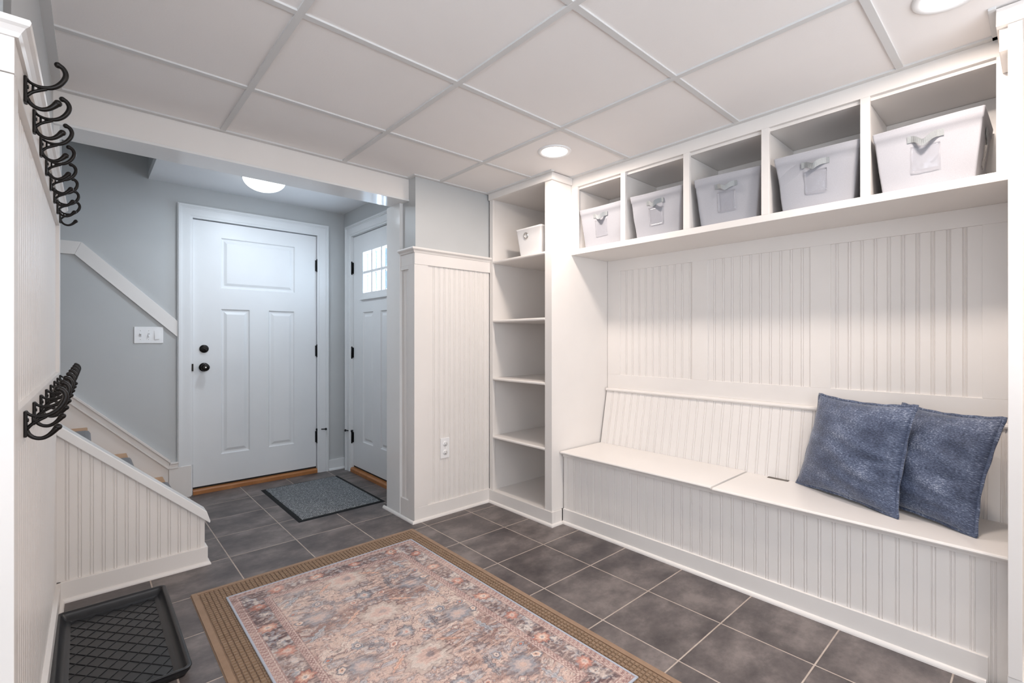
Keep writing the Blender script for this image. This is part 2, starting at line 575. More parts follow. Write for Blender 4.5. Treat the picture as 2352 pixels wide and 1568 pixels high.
# door wall (far) with opening, stairwell wall
DX0, DX1, DTOP = 0.600, 1.503, 2.052
mb = MB()
mb.box(-2.3, DX0-0.012, YD, YD+0.12, 0, 3.35)
mb.box(DX1+0.012, XS+0.15, YD, YD+0.12, 0, 2.33)
mb.box(DX0-0.012, DX1+0.012, YD, YD+0.12, DTOP+0.01, 3.35)
mb.build('wall_far', GREY, kind='structure', label='pale blue-grey wall holding the solid entry door', cat='wall', origin=0)
mb = MB(); mb.box(0.34, 0.46, 2.93, YD, 2.33, 3.3); mb.box(-2.3, 0.34, 2.84, 2.93, 2.19, 3.3)
mb.build('wall_stairwell', GREY, kind='structure', label='grey wall above the entry ceiling closing the stairwell', cat='wall', origin=0)

# side wall with glazed door
SY0, SY1 = 3.141, 4.056
mb = MB()
mb.box(XS, XS+0.12, SY1+0.012, YD, 0, 2.33)
mb.box(XS, XS+0.12, 2.93, SY0-0.012, 0, 2.33)
mb.box(XS, XS+0.12, SY0-0.012, SY1+0.012, 2.055, 2.33)
mb.build('wall_side', GREY, kind='structure', label='grey wall holding the glazed side door', cat='wall', origin=0)

# right wall behind the joinery
mb = MB(); mb.box(XR, XR+0.1, 0.02, 2.75, 0, 2.3)
wr = mb.build('wall_right', WHITE, kind='structure', label='white painted wall behind the bench', cat='wall', origin=0)
mb = MB(); mb.box(XR, XR+0.1, -1.45, 0.02, 0, 2.3)
mb.build('wall_right_near', BEIGE, kind='structure', label='beige wall beyond the bench end panel', cat='wall', origin=0)
WX0, WX1, WZ0, WZ1 = -1.6, 1.9, 0.70, 2.08
YB = -1.45
mb = MB(); mb.box(-2.3, WX0, YB-0.1, YB, 0, 2.3); mb.box(WX1, XR+0.1, YB-0.1, YB, 0, 2.3); mb.box(WX0, WX1, YB-0.1, YB, 0, WZ0); mb.box(WX0, WX1, YB-0.1, YB, WZ1, 2.3)
mb.build('wall_back', WHITE, kind='structure', label='white wall behind the camera', cat='wall', origin=0)
WY0, WY1 = -1.2, 1.0
mb = MB(); mb.box(-2.3, -2.2, YB, WY0, 0, 2.3); mb.box(-2.3, -2.2, WY1, 1.3, 0, 2.3); mb.box(-2.3, -2.2, WY0, WY1, 0, WZ0); mb.box(-2.3, -2.2, WY0, WY1, WZ1, 2.3)
mb.build('wall_far_left', WHITE, kind='structure', label='white wall at the far left outside the frame', cat='wall', origin=0)
mb = MB(); mb.box(-2.4, -2.3, 2.84, YD+0.1, 0, 3.35)
mb.build('wall_stair_end', GREY, kind='structure', label='grey wall at the head of the staircase', cat='wall', origin=0)

# two unseen windows with lamps, added to brighten the room
def added_window(nm, lab, a0, a1, flip):
    def B(mb, a, b, c, d_, n0, n1):
        if flip: mb.box(n0, n1, a, b, c, d_)
        else: mb.box(a, b, n0, n1, c, d_)
    base = YB if not flip else -2.2
    t = thing(nm, ((a0+a1)/2, YB-0.05, WZ0) if not flip else (-2.25, (a0+a1)/2, WZ0), lab, 'window', kind='structure')
    mb = MB(); k = 3; w = (a1-a0)/k
    B(mb, a0, a1, WZ0, WZ0+0.04, base-0.07, base-0.03); B(mb, a0, a1, WZ1-0.04, WZ1, base-0.07, base-0.03)
    for i in range(k+1):
        c = a0+w*i; B(mb, max(a0, c-0.025), min(a1, c+0.025), WZ0+0.04, WZ1-0.04, base-0.07, base-0.03)
    mb.build('window_frame', WHITE, parent=t)
    mb = MB(); B(mb, a0+0.02, a1-0.02, WZ0+0.03, WZ1-0.03, base-0.052, base-0.048)
    mb.build('glass_pane', GLASS, parent=t)
added_window('added_window_1', 'wide white-framed window added behind the camera for light, unseen', WX0, WX1, False)
added_window('added_window_2', 'wide white-framed window added at the far left for light, outside the frame', WY0, WY1, True)
area_lamp('added_daylight', ((WX0+WX1)/2, YB+0.1, (WZ0+WZ1)/2), P_FILL, WX1-WX0, FILL_DAY, rot=(math.pi/2+R(64), 0, 0), size_y=WZ1-WZ0)  # lamp added inside the unseen back window, tilted up to brighten the ceiling
area_lamp('added_daylight', (-2.10, (WY0+WY1)/2, (WZ0+WZ1)/2), P_FILL*0.55, WZ1-WZ0, FILL_DAY, rot=(0, -math.pi/2-R(60), 0), size_y=WY1-WY0)  # unseen lamp added at the left, aimed upward as extra room light

area_lamp('added_daylight', (XS+0.16, 3.598, 1.715), 14.0, 0.40, (0.70, 0.85, 1.0), rot=(0, math.pi/2, 0), size_y=0.60)

# ---- central column wall with wainscot
CX, CY = 1.535, 2.637
mb = MB(); mb.box(CX+0.016, 2.70, CY+0.014, 2.99, 0, 2.2)
mb.box(2.60, 2.82, CY, 2.99, 0, 2.2)
wc = mb.build('wall_center', GREY, kind='structure', label='grey wall column between the entry and the shelves', cat='wall', origin=0)
mb = MB()
# front face frame: left stile, top rail, base, right sliver
zb, zr0, zr1 = 0.092, 1.625, 1.712
X1 = 2.145
mb.box(CX, CX+0.10, CY, CY+0.016, zb, zr0)
mb.box(CX, X1, CY-0.003, CY+0.016, zr0, zr1)
mb.box(CX, X1, CY-0.001, CY+0.016, 0, zb)
# left face frame with recess
mb.box(CX, CX+0.016, CY+0.0165, CY+0.075, 0, zr0)
mb.box(CX, CX+0.016, CY+0.0165, 2.99, zr0, zr1)
mb.box(CX, CX+0.016, CY+0.075, 2.99, 0, 0.125)
mb.box(CX, CX+0.016, CY+0.075, 2.81, 1.60, zr0)
mb.build('panel_frame', WHITE, parent=wc, bevel=0.0012)
mb = MB()
bead_board(mb, (CX+0.10, CY+0.009, zb), (1, 0, 0), (0, -1, 0), (0, 0, 1), X1-CX-0.10, zr0-zb, [0.0465+0.0406*i for i in range(13)])
bead_board(mb, (CX+0.012, 2.81, 0.12), (0, -1, 0), (-1, 0, 0), (0, 0, 1), 2.81-CY-0.07, 1.49, [0.045, 0.0856])
mb.build('beadboard', WHITE, parent=wc)
capP = [(0, -0.028), (0.006, -0.028), (0.010, -0.020), (0.016, -0.014), (0.024, -0.010), (0.026, -0.004), (0.024, 0.003), (0.0, 0.003)]
mb = MB()
sweep(mb, [(o, z+zr1+0.014) for o, z in [(-0.02, -0.012)]+capP[1:-1]+[(-0.02, 0.003)]], [(X1, CY, 0), (CX, CY, 0), (CX, 2.81, 0)], [(0, -1, 0), (-1, 0, 0)])
mb.build('wainscot_cap', WHITE, parent=wc)
mb = MB()
sweep(mb, SHOE, [(X1, CY-0.001, 0), (CX-0.006, CY-0.001, 0), (CX-0.006, 3.03, 0)], [(0, -1, 0), (-1, 0, 0)])
mb.build('shoe_moulding', WHITE, parent=wc)
mb = MB(); mb.box(CX-0.006, CX+0.03, 2.812, 2.992, 0, 2.042)
mb.build('door_post', WHITE_GLOSS, parent=wc, bevel=0.0015)

# ---- header beam across the opening
mb = MB(); mb.box(-0.10, CX+0.016, 2.735, 2.925, 2.05, 2.2)
bm_ = mb.build('trim_1', WHITE, kind='structure', label='white boxed header beam across the entry opening', cat='beam', origin=0)
mb = MB(); mb.box(-0.10, CX+0.02, 2.730, 2.930, 2.040, 2.0515)
mb.build('beam_soffit', WHITE_GLOSS, parent=bm_, bevel=0.0012)

# ---- left wall (slightly out of square)
EPS = 0.0125
ML = Matrix.Translation((-0.1095, 0, 0)) @ Matrix.Rotation(-EPS, 4, 'Z')
mb = MB(ML); mb.box(-0.20, -0.0155, 1.284, 2.90, 0, 2.2); mb.box(-2.12, -0.0155, 1.284, 1.40, 0, 2.2)
wl = mb.build('wall_left', GREY, kind='structure', label='left wall carrying the coat hooks, grey above its white wainscot', cat='wall', origin=0)
mb = MB(ML); mb.box(-0.0155, 0.012, 1.27, 2.704, CEIL-0.003, CEIL+0.008)
mb.build('wall_angle', GRIDM, parent=wl)
mb = MB(ML)
ZR0, ZR1 = 1.637, 1.722
mb.box(-0.0155, 0, 1.286, 1.332, 0, ZR1)                # near stile
mb.box(-0.0155, 0, 1.332, 2.885, ZR0, ZR1)              # upper hook rail
mb.box(-0.0155, 0, 2.815, 2.885, 1.012, ZR0)           # far stile
mb.box(-0.0155, 0, 1.332, 2.885, 0.932, 1.012)          # lower hook rail
mb.box(-0.0155, 0.002, 1.332, 2.885, 0, 0.09)           # base board
mb.box(-2.1, 0.0, 1.27, 1.2855, 0, ZR0)                 # near end face
mb.box(-2.1, 0.0006, 1.268, 1.2855, ZR0+0.0015, ZR1)
mb.box(-0.20, -0.002, 2.8855, 2.90, 0, 2.04)               # far end board
mb.build('panel_frame', WHITE, parent=wl, bevel=0.0012)
mb = MB(ML)
bead_board(mb, (-0.012, 1.33, 1.012), (0, 1, 0), (1, 0, 0), (0, 0, 1), 1.49, ZR0-1.012, [0.03+0.0406*i for i in range(36)])
bead_board(mb, (-0.012, 1.33, 0.09), (0, 1, 0), (1, 0, 0), (0, 0, 1), 1.555, 0.843, [0.03+0.0406*i for i in range(38)])
mb.build('beadboard', WHITE, parent=wl)
mb = MB(ML)
capL = [(-0.012, -0.024), (0.006, -0.024), (0.010, -0.016), (0.016, -0.008), (0.022, -0.004), (0.024, 0.002), (0.022, 0.007), (-0.016, 0.007)]
sweep(mb, [(o, z+ZR1+0.006) for o, z in capL], [(-2.1, 1.27, 0), (0, 1.27, 0), (0, 2.93, 0)], [(0, -1, 0), (1, 0, 0)])
mb.build('wainscot_cap', WHITE, parent=wl)
mb = MB(ML)
quarter(mb, (0.002, 1.27, 0), (0.002, 2.872, 0), (1, 0, 0))
mb.build('shoe_moulding', WHITE, parent=wl)
mb = MB(ML); mb.box(-0.10, 0.003, 2.75, 2.93, ZR1+0.013, 2.041)
mb.build('end_post', WHITE_GLOSS, parent=wl, bevel=0.001)

# ---- half wall beside the stairs
def cap_z(x):    # top of the slanted cap at its front edge
    return 0.278-(x-0.463)*0.925
mb = MB()
xl = -2.0
body = [(xl, 0), (0.462, 0), (0.462, cap_z(0.462)-0.038), (xl, cap_z(xl)-0.038)]
mb.prism([(x, 2.885+0.007, z) for x, z in body], (0, 0.045, 0))
hw = mb.build('wall_stair', WHITE, kind='structure', label='low slanted white beadboard wall beside the stairs', cat='half wall', origin=0)
mb = MB()
hb = 0.09
x0 = -0.098
bead_board(mb, (x0, 2.885, hb), (1, 0, 0), (0, -1, 0), (0, 0, 1), 0.462-x0, 0, [(-0.0525-x0)+0.0406*i for i in range(14)], htop=lambda s_: cap_z(x0+s_)-0.038-hb)
mb.build('beadboard', WHITE, parent=hw)
mb = MB(); mb.box(-0.095, 0.474, 2.872, 2.945, 0, hb)
mb.build('base_board', WHITE, parent=hw, bevel=0.0015)
mb = MB(); sweep(mb, SHOE, [(-0.095, 2.872, 0), (0.474, 2.872, 0), (0.474, 2.947, 0)], [(0, -1, 0), (1, 0, 0)])
mb.build('shoe_moulding', WHITE, parent=hw)
mb = MB()
xe = 0.485
capq = [(xl, cap_z(xl)), (0.468, cap_z(0.468)), (xe, cap_z(xe)-0.040), (xe-0.004, cap_z(xe)-0.047), (xl, cap_z(xl)-0.046)]
mb.prism([(x, 2.862, z) for x, z in capq], (0, 0.095, 0))
mb.build('slanted_cap', WHITE_GLOSS, parent=hw, bevel=0.005, bev_seg=3)

# ================================================================== STAIRS
st = thing('staircase', (0.1, 3.6, 0), 'oak staircase with a grey carpet runner rising to the left behind the low wall', 'staircase')
for i in range(9):
    nx = 0.420-0.199*i; z = 0.178+0.199*i
    mb = MB(); mb.box(nx-0.23, nx, 2.960, 4.204, z-0.026, z)
    mb.build('tread', OAK, parent=st, bevel=0.006, bev_seg=3)
    mb = MB(); mb.box(nx-0.045, nx-0.028, 2.960, 4.204, max(0, z-0.199), z-0.027)
    mb.build('riser', WHITE, parent=st)
    # carpet runner wrapped over the nosing
    o = 0.012
    pr = [(nx-0.215, z+0.001), (nx-0.215, z+o), (nx-0.012, z+o), (nx+0.004, z+o-0.004), (nx+0.013, z-0.008), (nx+0.014, z-0.03), (nx+0.006, z-0.05), (nx-0.012, z-0.075), (nx-0.014, max(0.0, z-0.186)), (nx-0.0275, max(0.0, z-0.186)), (nx-0.0275, z-0.0275), (nx+0.001, z-0.0275), (nx+0.001, z+0.001)]
    mb = MB(); mb.prism([(a, 3.06, b) for a, b in pr], (0, 0.92, 0))
    mb.build('runner', CARPET, parent=st, bevel=0.004)
def sk(x): return 0.222+(0.452-x)*1.005
mb = MB()
mb.prism([(x, 4.205, z) for x, z in [(-2.2, 1.6), (0.20, 0.0), (0.455, 0), (0.455, 0.222), (0.452, sk(0.452)), (-2.2, sk(-2.2))]], (0, 0.0145, 0))
mb.box(0.455, 0.589, 4.196, 4.2195, 0, 0.228)
mb.build('skirt_board', WHITE, parent=st, bevel=0.0015)
mb = MB()
# stepped moulding along the skirt, with a level return to the casing
for (d0, d1, y0) in ((0.0, 0.012, 4.192), (0.012, 0.046, 4.199), (0.046, 0.062, 4.188)):
    mb.prism([(x, y0, z) for x, z in [(-2.2, sk(-2.2)+d0), (0.452+d0*0.2, sk(0.452)+d0), (0.452+d1*0.2, sk(0.452)+d1), (-2.2, sk(-2.2)+d1)]], (0, 4.2195-y0, 0))
for (d0, d1, y0) in ((0.0, 0.009, 4.190), (0.009, 0.034, 4.199), (0.034, 0.044, 4.186)):
    mb.prism([(x, y0, z) for x, z in [(0.452+d0*0.25, 0.224+d0), (0.511, 0.224+d0), (0.511, 0.224+d1), (0.452+d1*0.25, 0.224+d1)]], (0, 4.2195-y0, 0))
mb.build('skirt_moulding', WHITE, parent=st, bevel=0.001)

# slanted flat trim on the wall above the stairs
mb = MB()
y0 = 4.205
mb.prism([(x, y0, z) for x, z in [(-0.008, 1.788), (0.508, 1.284), (0.508, 1.168), (-0.041, 1.703)]], (0, 0.0145, 0))
mb.prism([(x, y0, z) for x, z in [(-0.0085, 1.788), (-0.0415, 1.703), (-1.4, 1.703), (-1.4, 1.788)]], (0, 0.0145, 0))
mb.build('trim_2', WHITE, kind='structure', label='white flat trim band angling down the stair wall', cat='trim', origin=0, bevel=0.001)

# ================================================================== DOORS
def casing(mb, u0, u1, top, w, P, zb=0.0, zl=None):
    """door casing: inner opening u0..u1, top; w wide; P(u, n, z) -> point; mitred profile strips"""
    strips = [(0.0, 0.010, 0.010), (0.010, 0.016, 0.013), (0.016, w-0.026, 0.016), (w-0.026, w-0.018, 0.020), (w-0.018, w-0.006, 0.025), (w-0.006, w, 0.019)]
    for a, b, n in strips:
        for side in (0, 1):
            z0 = zb if (side == 1 or zl is None) else zl
            if side == 0: q = [(u0-a, z0), (u0-b, z0), (u0-b, top+b), (u0-a, top+a)]
            else: q = [(u1+a, z0), (u1+b, z0), (u1+b, top+b), (u1+a, top+a)]
            mb.prism([P(u, 0, z) for u, z in q], Vector(P(0, n, 0))-Vector(P(0, 0, 0)))
        q = [(u0-a, top+a), (u0-b, top+b), (u1+b, top+b), (u1+a, top+a)]
        mb.prism([P(u, 0, z) for u, z in q], Vector(P(0, n, 0))-Vector(P(0, 0, 0)))

def slab(mb, u0, u1, z0, z1, panels, holes, P, thick=0.042):
    """door leaf: face with raised panels and open holes; n=0 is the face, +n to the viewer"""
    us = sorted({u0, u1}|{a for h in panels+holes for a in (h[0], h[1])})
    zs = sorted({z0, z1}|{a for h in panels+holes for a in (h[2], h[3])})
    def inside(h, u, z): return h[0] < u < h[1] and h[2] < z < h[3]
    for i in range(len(us)-1):
        for j in range(len(zs)-1):
            cu = (us[i]+us[i+1])/2; cz = (zs[j]+zs[j+1])/2
            if any(inside(h, cu, cz) for h in panels+holes): continue
            mb._add([P(us[i], 0, zs[j]), P(us[i+1], 0, zs[j]), P(us[i+1], 0, zs[j+1]), P(us[i], 0, zs[j+1])], [(0, 1, 2, 3)])
    for h in panels:
        rings = [(0, 0), (0.005, 0.0), (0.012, -0.009), (0.020, -0.010), (0.026, -0.010), (0.044, -0.003), (0.046, -0.0025)]
        vs = []
        for ins, n in rings:
            vs += [P(h[0]+ins, n, h[2]+ins), P(h[1]-ins, n, h[2]+ins), P(h[1]-ins, n, h[3]-ins), P(h[0]+ins, n, h[3]-ins)]
        fs = []
        for r_ in range(len(rings)-1):
            for k in range(4):
                k2 = (k+1) % 4
                fs.append((r_*4+k, r_*4+k2, r_*4+4+k2, r_*4+4+k))
        e = (len(rings)-1)*4
        fs.append((e, e+1, e+2, e+3))
        mb._add(vs, fs)
    for h in holes:
        q = [(h[0], h[2]), (h[1], h[2]), (h[1], h[3]), (h[0], h[3])]
        for k in range(4):
            a = q[k]; b = q[(k+1) % 4]
            mb._add([P(a[0], 0, a[1]), P(b[0], 0, b[1]), P(b[0], -thick, b[1]), P(a[0], -thick, a[1])], [(0, 1, 2, 3)])
    # edges and back
    q = [(u0, z0), (u1, z0), (u1, z1), (u0, z1)]
    for k in range(4):
        a = q[k]; b = q[(k+1) % 4]
        mb._add([P(a[0], 0, a[1]), P(b[0], 0, b[1]), P(b[0], -thick, b[1]), P(a[0], -thick, a[1])], [(0, 1, 2, 3)])
    us = sorted({u0, u1}|{a for h in holes for a in (h[0], h[1])}); zs = sorted({z0, z1}|{a for h in holes for a in (h[2], h[3])})
    for i in range(len(us)-1):
        for j in range(len(zs)-1):
            cu = (us[i]+us[i+1])/2; cz = (zs[j]+zs[j+1])/2
            if any(inside(h, cu, cz) for h in holes): continue
            mb._add([P(us[i], -thick, zs[j]), P(us[i+1], -thick, zs[j]), P(us[i+1], -thick, zs[j+1]), P(us[i], -thick, zs[j+1])], [(0, 1, 2, 3)])

# -- main door
YF = 4.236
PF = lambda u, n, z: (u, YF-n, z)
d1 = tag(thing('door_1', (1.05, YF, 0), 'white three-panel entry door with dark bronze knob and deadbolt', 'door'), kind='structure')
mb = MB()
slab(mb, DX0+0.004, DX1-0.004, 0.052, DTOP-0.006, [(0.780, 1.328, 1.541, 1.937), (0.780, 0.988, 0.267, 1.391), (1.116, 1.325, 0.269, 1.392)], [], PF)
mb.build('door_leaf', DOORW, parent=d1)
mb = MB()
mb.box(DX0-0.010, DX0, 4.2205, 4.33, 0.0, DTOP+0.004); mb.box(DX1, DX1+0.010, 4.2205, 4.33, 0.0, DTOP+0.004); mb.box(DX0+0.0002, DX1-0.0002, 4.221, 4.33, DTOP, DTOP+0.004)
mb.build('jamb', DOORW, parent=d1)
mb = MB(); mb.box(DX0, DX1, 4.285, 4.33, 0.0, DTOP)
mb.build('weather_strip', DARKGAP, parent=d1)
mb = MB()
mb.prism([(DX0+0.001, y, z) for y, z in [(4.208, 0.0), (4.208, 0.026), (4.216, 0.036), (4.29, 0.040), (4.29, 0.0)]], (DX1-DX0-0.002, 0, 0))
mb.build('threshold', THRESH, parent=d1, bevel=0.001)
mb = MB(); mb.box(DX0+0.004, DX1-0.004, 4.240, 4.275, 0.0395, 0.053)
mb.build('door_sweep', DARKGAP, parent=d1)
kx, kz = 0.674, 0.944
mb = MB(); mb.lathe([(0.033, 0), (0.033, 0.004), (0.030, 0.008), (0.014, 0.010), (0.012, 0.030), (0.020, 0.036), (0.027, 0.046), (0.0285, 0.056), (0.025, 0.064), (0.016, 0.0685), (0.002, 0.070)], (kx, YF, kz), '-y', 36)
kb = mb.build('door_knob', BRONZE, parent=d1, label='dark bronze round door knob')
mb = MB(); mb.lathe([(0.006, 0.0), (0.006, 0.004), (0.003, 0.005)], (kx, YF-0.069, kz), '-y', 16)
mb.build('lock_button', CHROME, parent=kb)
mb = MB(); mb.lathe([(0.030, 0), (0.030, 0.006), (0.027, 0.010), (0.002, 0.011)], (kx, YF, 1.082), '-y', 36)
db = mb.build('deadbolt', BRONZE, parent=d1, label='dark bronze deadbolt rose')
mb = MB(Matrix.Translation((kx, YF-0.016, 1.082)) @ Matrix.Rotation(R(35), 4, 'Y')); mb.box(-0.020, 0.020, -0.008, 0.008, -0.0045, 0.0045)
mb.build('thumb_turn', BRONZE, parent=db, bevel=0.002)
mb = MB(); mb.box(DX0-0.007, DX0+0.003, 4.204, 4.236, 0.918, 0.972)
mb.build('latch_plate', BRONZE, parent=d1)
def hinge(parent, P, u, z0, z1):
    """P maps (u, n, z)"""
    mb = MB()
    a = Vector(P(u, 0.014, z0)); b = Vector(P(u, 0.014, z1))
    mb.tube([a, b], 0.0075, 12)
    for q in (a, b): mb.ball(q, 0.0072, 10, 6)
    c0 = Vector(P(u-0.014, -0.004, z0+0.004)); c1 = Vector(P(u+0.014, 0.008, z1-0.004))
    mb.box(min(c0.x, c1.x), max(c0.x, c1.x), min(c0.y, c1.y), max(c0.y, c1.y), c0.z, c1.z)
    return mb.build('hinge', BLACK, parent=parent)
def stop(parent, P, u, z, sgn):
    mb = MB()
    mb.tube([Vector(P(u-sgn*0.014, 0.016, z)), Vector(P(u+sgn*0.022, 0.024, z+0.001)), Vector(P(u+sgn*0.056, 0.05, z+0.001))], 0.0048, 8)
    mb.lathe([(0.001, -0.004), (0.010, -0.004), (0.010, 0.008), (0.001, 0.008)], P(u+sgn*0.058, 0.05, z+0.001), 'x', 12)
    mb.tube([Vector(P(u, 0.014, z-0.008)), Vector(P(u, 0.014, z+0.010))], 0.011, 10)
    return mb.build('hinge_stop', BLACK, parent=parent, label='black hinge-pin door stop')
for z0, z1 in ((1.741, 1.843), (1.004, 1.104), (0.258, 0.362)): hinge(d1, PF, DX1+0.002, z0, z1)
stop(d1, PF, DX1+0.002, 0.372, 1)
mb = MB(); casing(mb, DX0, DX1, DTOP, 0.094, lambda u, n, z: (u, YD-n, z), 0.0, 0.2275)
mb.build('trim_3', DOORW, kind='structure', label='white moulded casing around the solid entry door', cat='door casing', origin=0)

# -- side door (u runs along -Y from the hinge edge)
XF = XS+0.016
PS = lambda u, n, z: (XF-n, u, z)
d2 = tag(thing('door_2', (XF, 3.6, 0), 'white side door with six small glass panes, half hidden by the post', 'door'), kind='structure')
gy0, gy1, gz0, gz1 = 3.345, 3.851, 1.536, 1.894
mb = MB()
slab(mb, SY0+0.004, SY1-0.004, 0.052, 2.045, [(3.668, 3.872, 0.275, 1.388), (3.336, 3.548, 0.275, 1.388)], [(gy0, gy1, gz0, gz1)], PS)
mb.build('door_leaf', DOORW, parent=d2)
mb = MB()
for n0, n1 in ((-0.050, -0.040), (-0.002, 0.009)):
    for a, b, c, d_ in ((gy0-0.036, gy0+0.008, gz0-0.034, gz1+0.034), (gy1-0.008, gy1+0.036, gz0-0.034, gz1+0.034), (gy0+0.008, gy1-0.008, gz0-0.034, gz0+0.008), (gy0+0.008, gy1-0.008, gz1-0.008, gz1+0.034)):
        p = PS(a, n0, c); q = PS(b, n1, d_); mb.box(p[0], q[0], p[1], q[1], p[2], q[2])
p = PS(gy0-0.044, -0.002, gz0-0.050); q = PS(gy1+0.044, 0.018, gz0-0.034); mb.box(p[0], q[0], p[1], q[1], p[2], q[2])
ww = (gy1-gy0)/3
for k in (1, 2):
    y = gy0+ww*k
    for n0, n1 in ((-0.046, -0.030), (-0.016, 0.006)):
        p = PS(y-0.0105, n0, gz0); q = PS(y+0.0105, n1, gz1); mb.box(p[0], q[0], p[1], q[1], p[2], q[2])
zm = (gz0+gz1)/2
for n0, n1 in ((-0.0455, -0.030), (-0.016, 0.0052)):
    p = PS(gy0, n0, zm-0.0105); q = PS(gy1, n1, zm+0.0105); mb.box(p[0], q[0], p[1], q[1], p[2], q[2])
fr = mb.build('window_frame', DOORW, parent=d2, bevel=0.001)
for k in range(3):
    for j in range(2):
        a = gy0+ww*k+0.0095; b = gy0+ww*(k+1)-0.0095
        c = (gz0 if j == 0 else zm)+0.008; d_ = (zm if j == 0 else gz1)-0.008
        mb = MB(); mb.box(XF+0.021, XF+0.025, a, b, c, d_)
        mb.build('glass_pane', GLASS, parent=fr)
        mb = MB(); mb.box(XF+0.0185, XF+0.0205, b-0.030, b-0.020, c+0.012, d_-0.012); mb.box(XF+0.0185, XF+0.0205, b-0.012, b-0.006, c+0.004, d_-0.004)
        mb.build('glass_bevel', GLASS_BEVEL, parent=fr)
mb = MB()
mb.box(XS+0.0005, XS+0.11, SY0-0.010, SY0, 0, 2.052); mb.box(XS+0.0005, XS+0.11, SY1, SY1+0.010, 0, 2.052); mb.box(XS+0.001, XS+0.11, SY0+0.0002, SY1-0.0002, 2.050, 2.054)
mb.build('jamb', DOORW, parent=d2)
mb = MB()
for a, b, c, d_ in ((SY0, SY0+0.03, 0, 2.05), (SY1-0.03, SY1, 0, 2.05), (SY0, SY1, 2.02, 2.05)):
    mb.box(XF+0.048, XF+0.07, a, b, c, d_)
mb.build('weather_strip', DARKGAP, parent=d2)
mb = MB()
mb.prism([(x, SY0+0.001, z) for x, z in [(XS-0.012, 0.0), (XS-0.012, 0.026), (XS-0.004, 0.036), (XS+0.07, 0.040), (XS+0.07, 0.0)]], (0, SY1-SY0-0.002, 0))
mb.build('threshold', THRESH, parent=d2, bevel=0.001)
mb = MB(); mb.box(XF+0.004, XF+0.04, SY0+0.004, SY1-0.004, 0.0395, 0.053)
mb.build('door_sweep', DARKGAP, parent=d2)
for z0, z1 in ((1.724, 1.828), (0.990, 1.085), (0.250, 0.345)): hinge(d2, PS, SY1+0.002, z0, z1)
stop(d2, PS, SY1+0.002, 0.352, 1)
mb = MB(); casing(mb, SY0, SY1, 2.052, 0.094, lambda u, n, z: (XS-n, u, z))
mb.build('trim_4', DOORW, kind='structure', label='white moulded casing around the glazed side door', cat='door casing', origin=0)
mb = MB(); mb.box(1.598, XS, 4.206, 4.2195, 0, 0.092)
bb = mb.build('baseboard_far', DOORW, kind='structure', label='short white baseboard between the two doors', cat='baseboard', origin=0, bevel=0.001)
mb = MB(); quarter(mb, (1.598, 4.206, 0), (XS, 4.206, 0), (0, -1, 0)); mb.build('shoe_moulding', DOORW, parent=bb)

# ================================================================== SHELF TOWER
TX, TYN = 2.140, 2.028     # face, side facing the bench
tw = thing('shelf_tower', (2.42, 2.33, 0), 'tall narrow white built-in shelf unit beside the bench', 'shelving')
mb = MB()
mb.box(TX+0.0185, 2.715, TYN+0.0003, TYN+0.020, 0.087, CEIL)
mb.build('side_panel', WHITE, parent=tw, bevel=0.001)
mb = MB(); mb.box(TX+0.0185, 2.715, 2.612, 2.634, 0.087, CEIL)
mb.build('side_panel', WHITE, parent=tw)
mb = MB(); mb.box(2.700, 2.714, TYN+0.020, 2.612, 0.085, CEIL)
mb.build('back_panel', WHITE, parent=tw)
mb = MB()
mb.box(TX, TX+0.019, TYN, 2.088, 0.088, 2.14)
mb.box(TX, TX+0.019, 2.600, 2.635, 0.088, 2.14)
mb.build('face_frame', WHITE, parent=tw, bevel=0.0012)
mb = MB(); mb.box(TX+0.01, 2.70, TYN+0.02, 2.612, 2.142, 2.16)
mb.build('top_panel', WHITE, parent=tw)
mb = MB()
fz = 2.136
mb.box(TX-0.012, TX+0.019, TYN-0.013, 2.636, fz, CEIL+0.001)
mb.box(TX+0.019, 2.318, TYN-0.013, TYN-0.0005, fz, CEIL+0.001)
mb.build('fascia', WHITE, parent=tw, bevel=0.001)
for z in (1.705, 1.290, 0.883, 0.474):
    mb = MB(); zz = z-0.0195
    mb.box(TX+0.012, 2.70, TYN+0.021, 2.611, zz, z)
    mb.prism([(TX+0.012, 2.0885, z), (TX+0.004, 2.0885, z-0.001), (TX-0.003, 2.0885, z-0.006), (TX-0.003, 2.0885, z-0.014), (TX+0.004, 2.0885, z-0.0185), (TX+0.012, 2.0885, zz)], (0, 0.511, 0))
    mb.build('shelf', WHITE, parent=tw, bevel=0.0008)
mb = MB(); mb.box(TX+0.008, 2.70, TYN+0.02, 2.612, 0.068, 0.087)
mb.build('bottom_shelf', WHITE, parent=tw)
mb = MB()
mb.box(TX-0.006, TX+0.02, TYN-0.008, 2.636, 0, 0.088); mb.box(TX+0.02, 2.225, TYN-0.008, TYN-0.0005, 0, 0.088)
mb.build('base_board', WHITE, parent=tw, bevel=0.0015)
mb = MB()
sweep(mb, SHOE, [(TX-0.006, 2.625, 0), (TX-0.006, TYN-0.008, 0), (2.216, TYN-0.008, 0)], [(-1, 0, 0), (0, -1, 0)])
mb.build('shoe_moulding', WHITE, parent=tw)

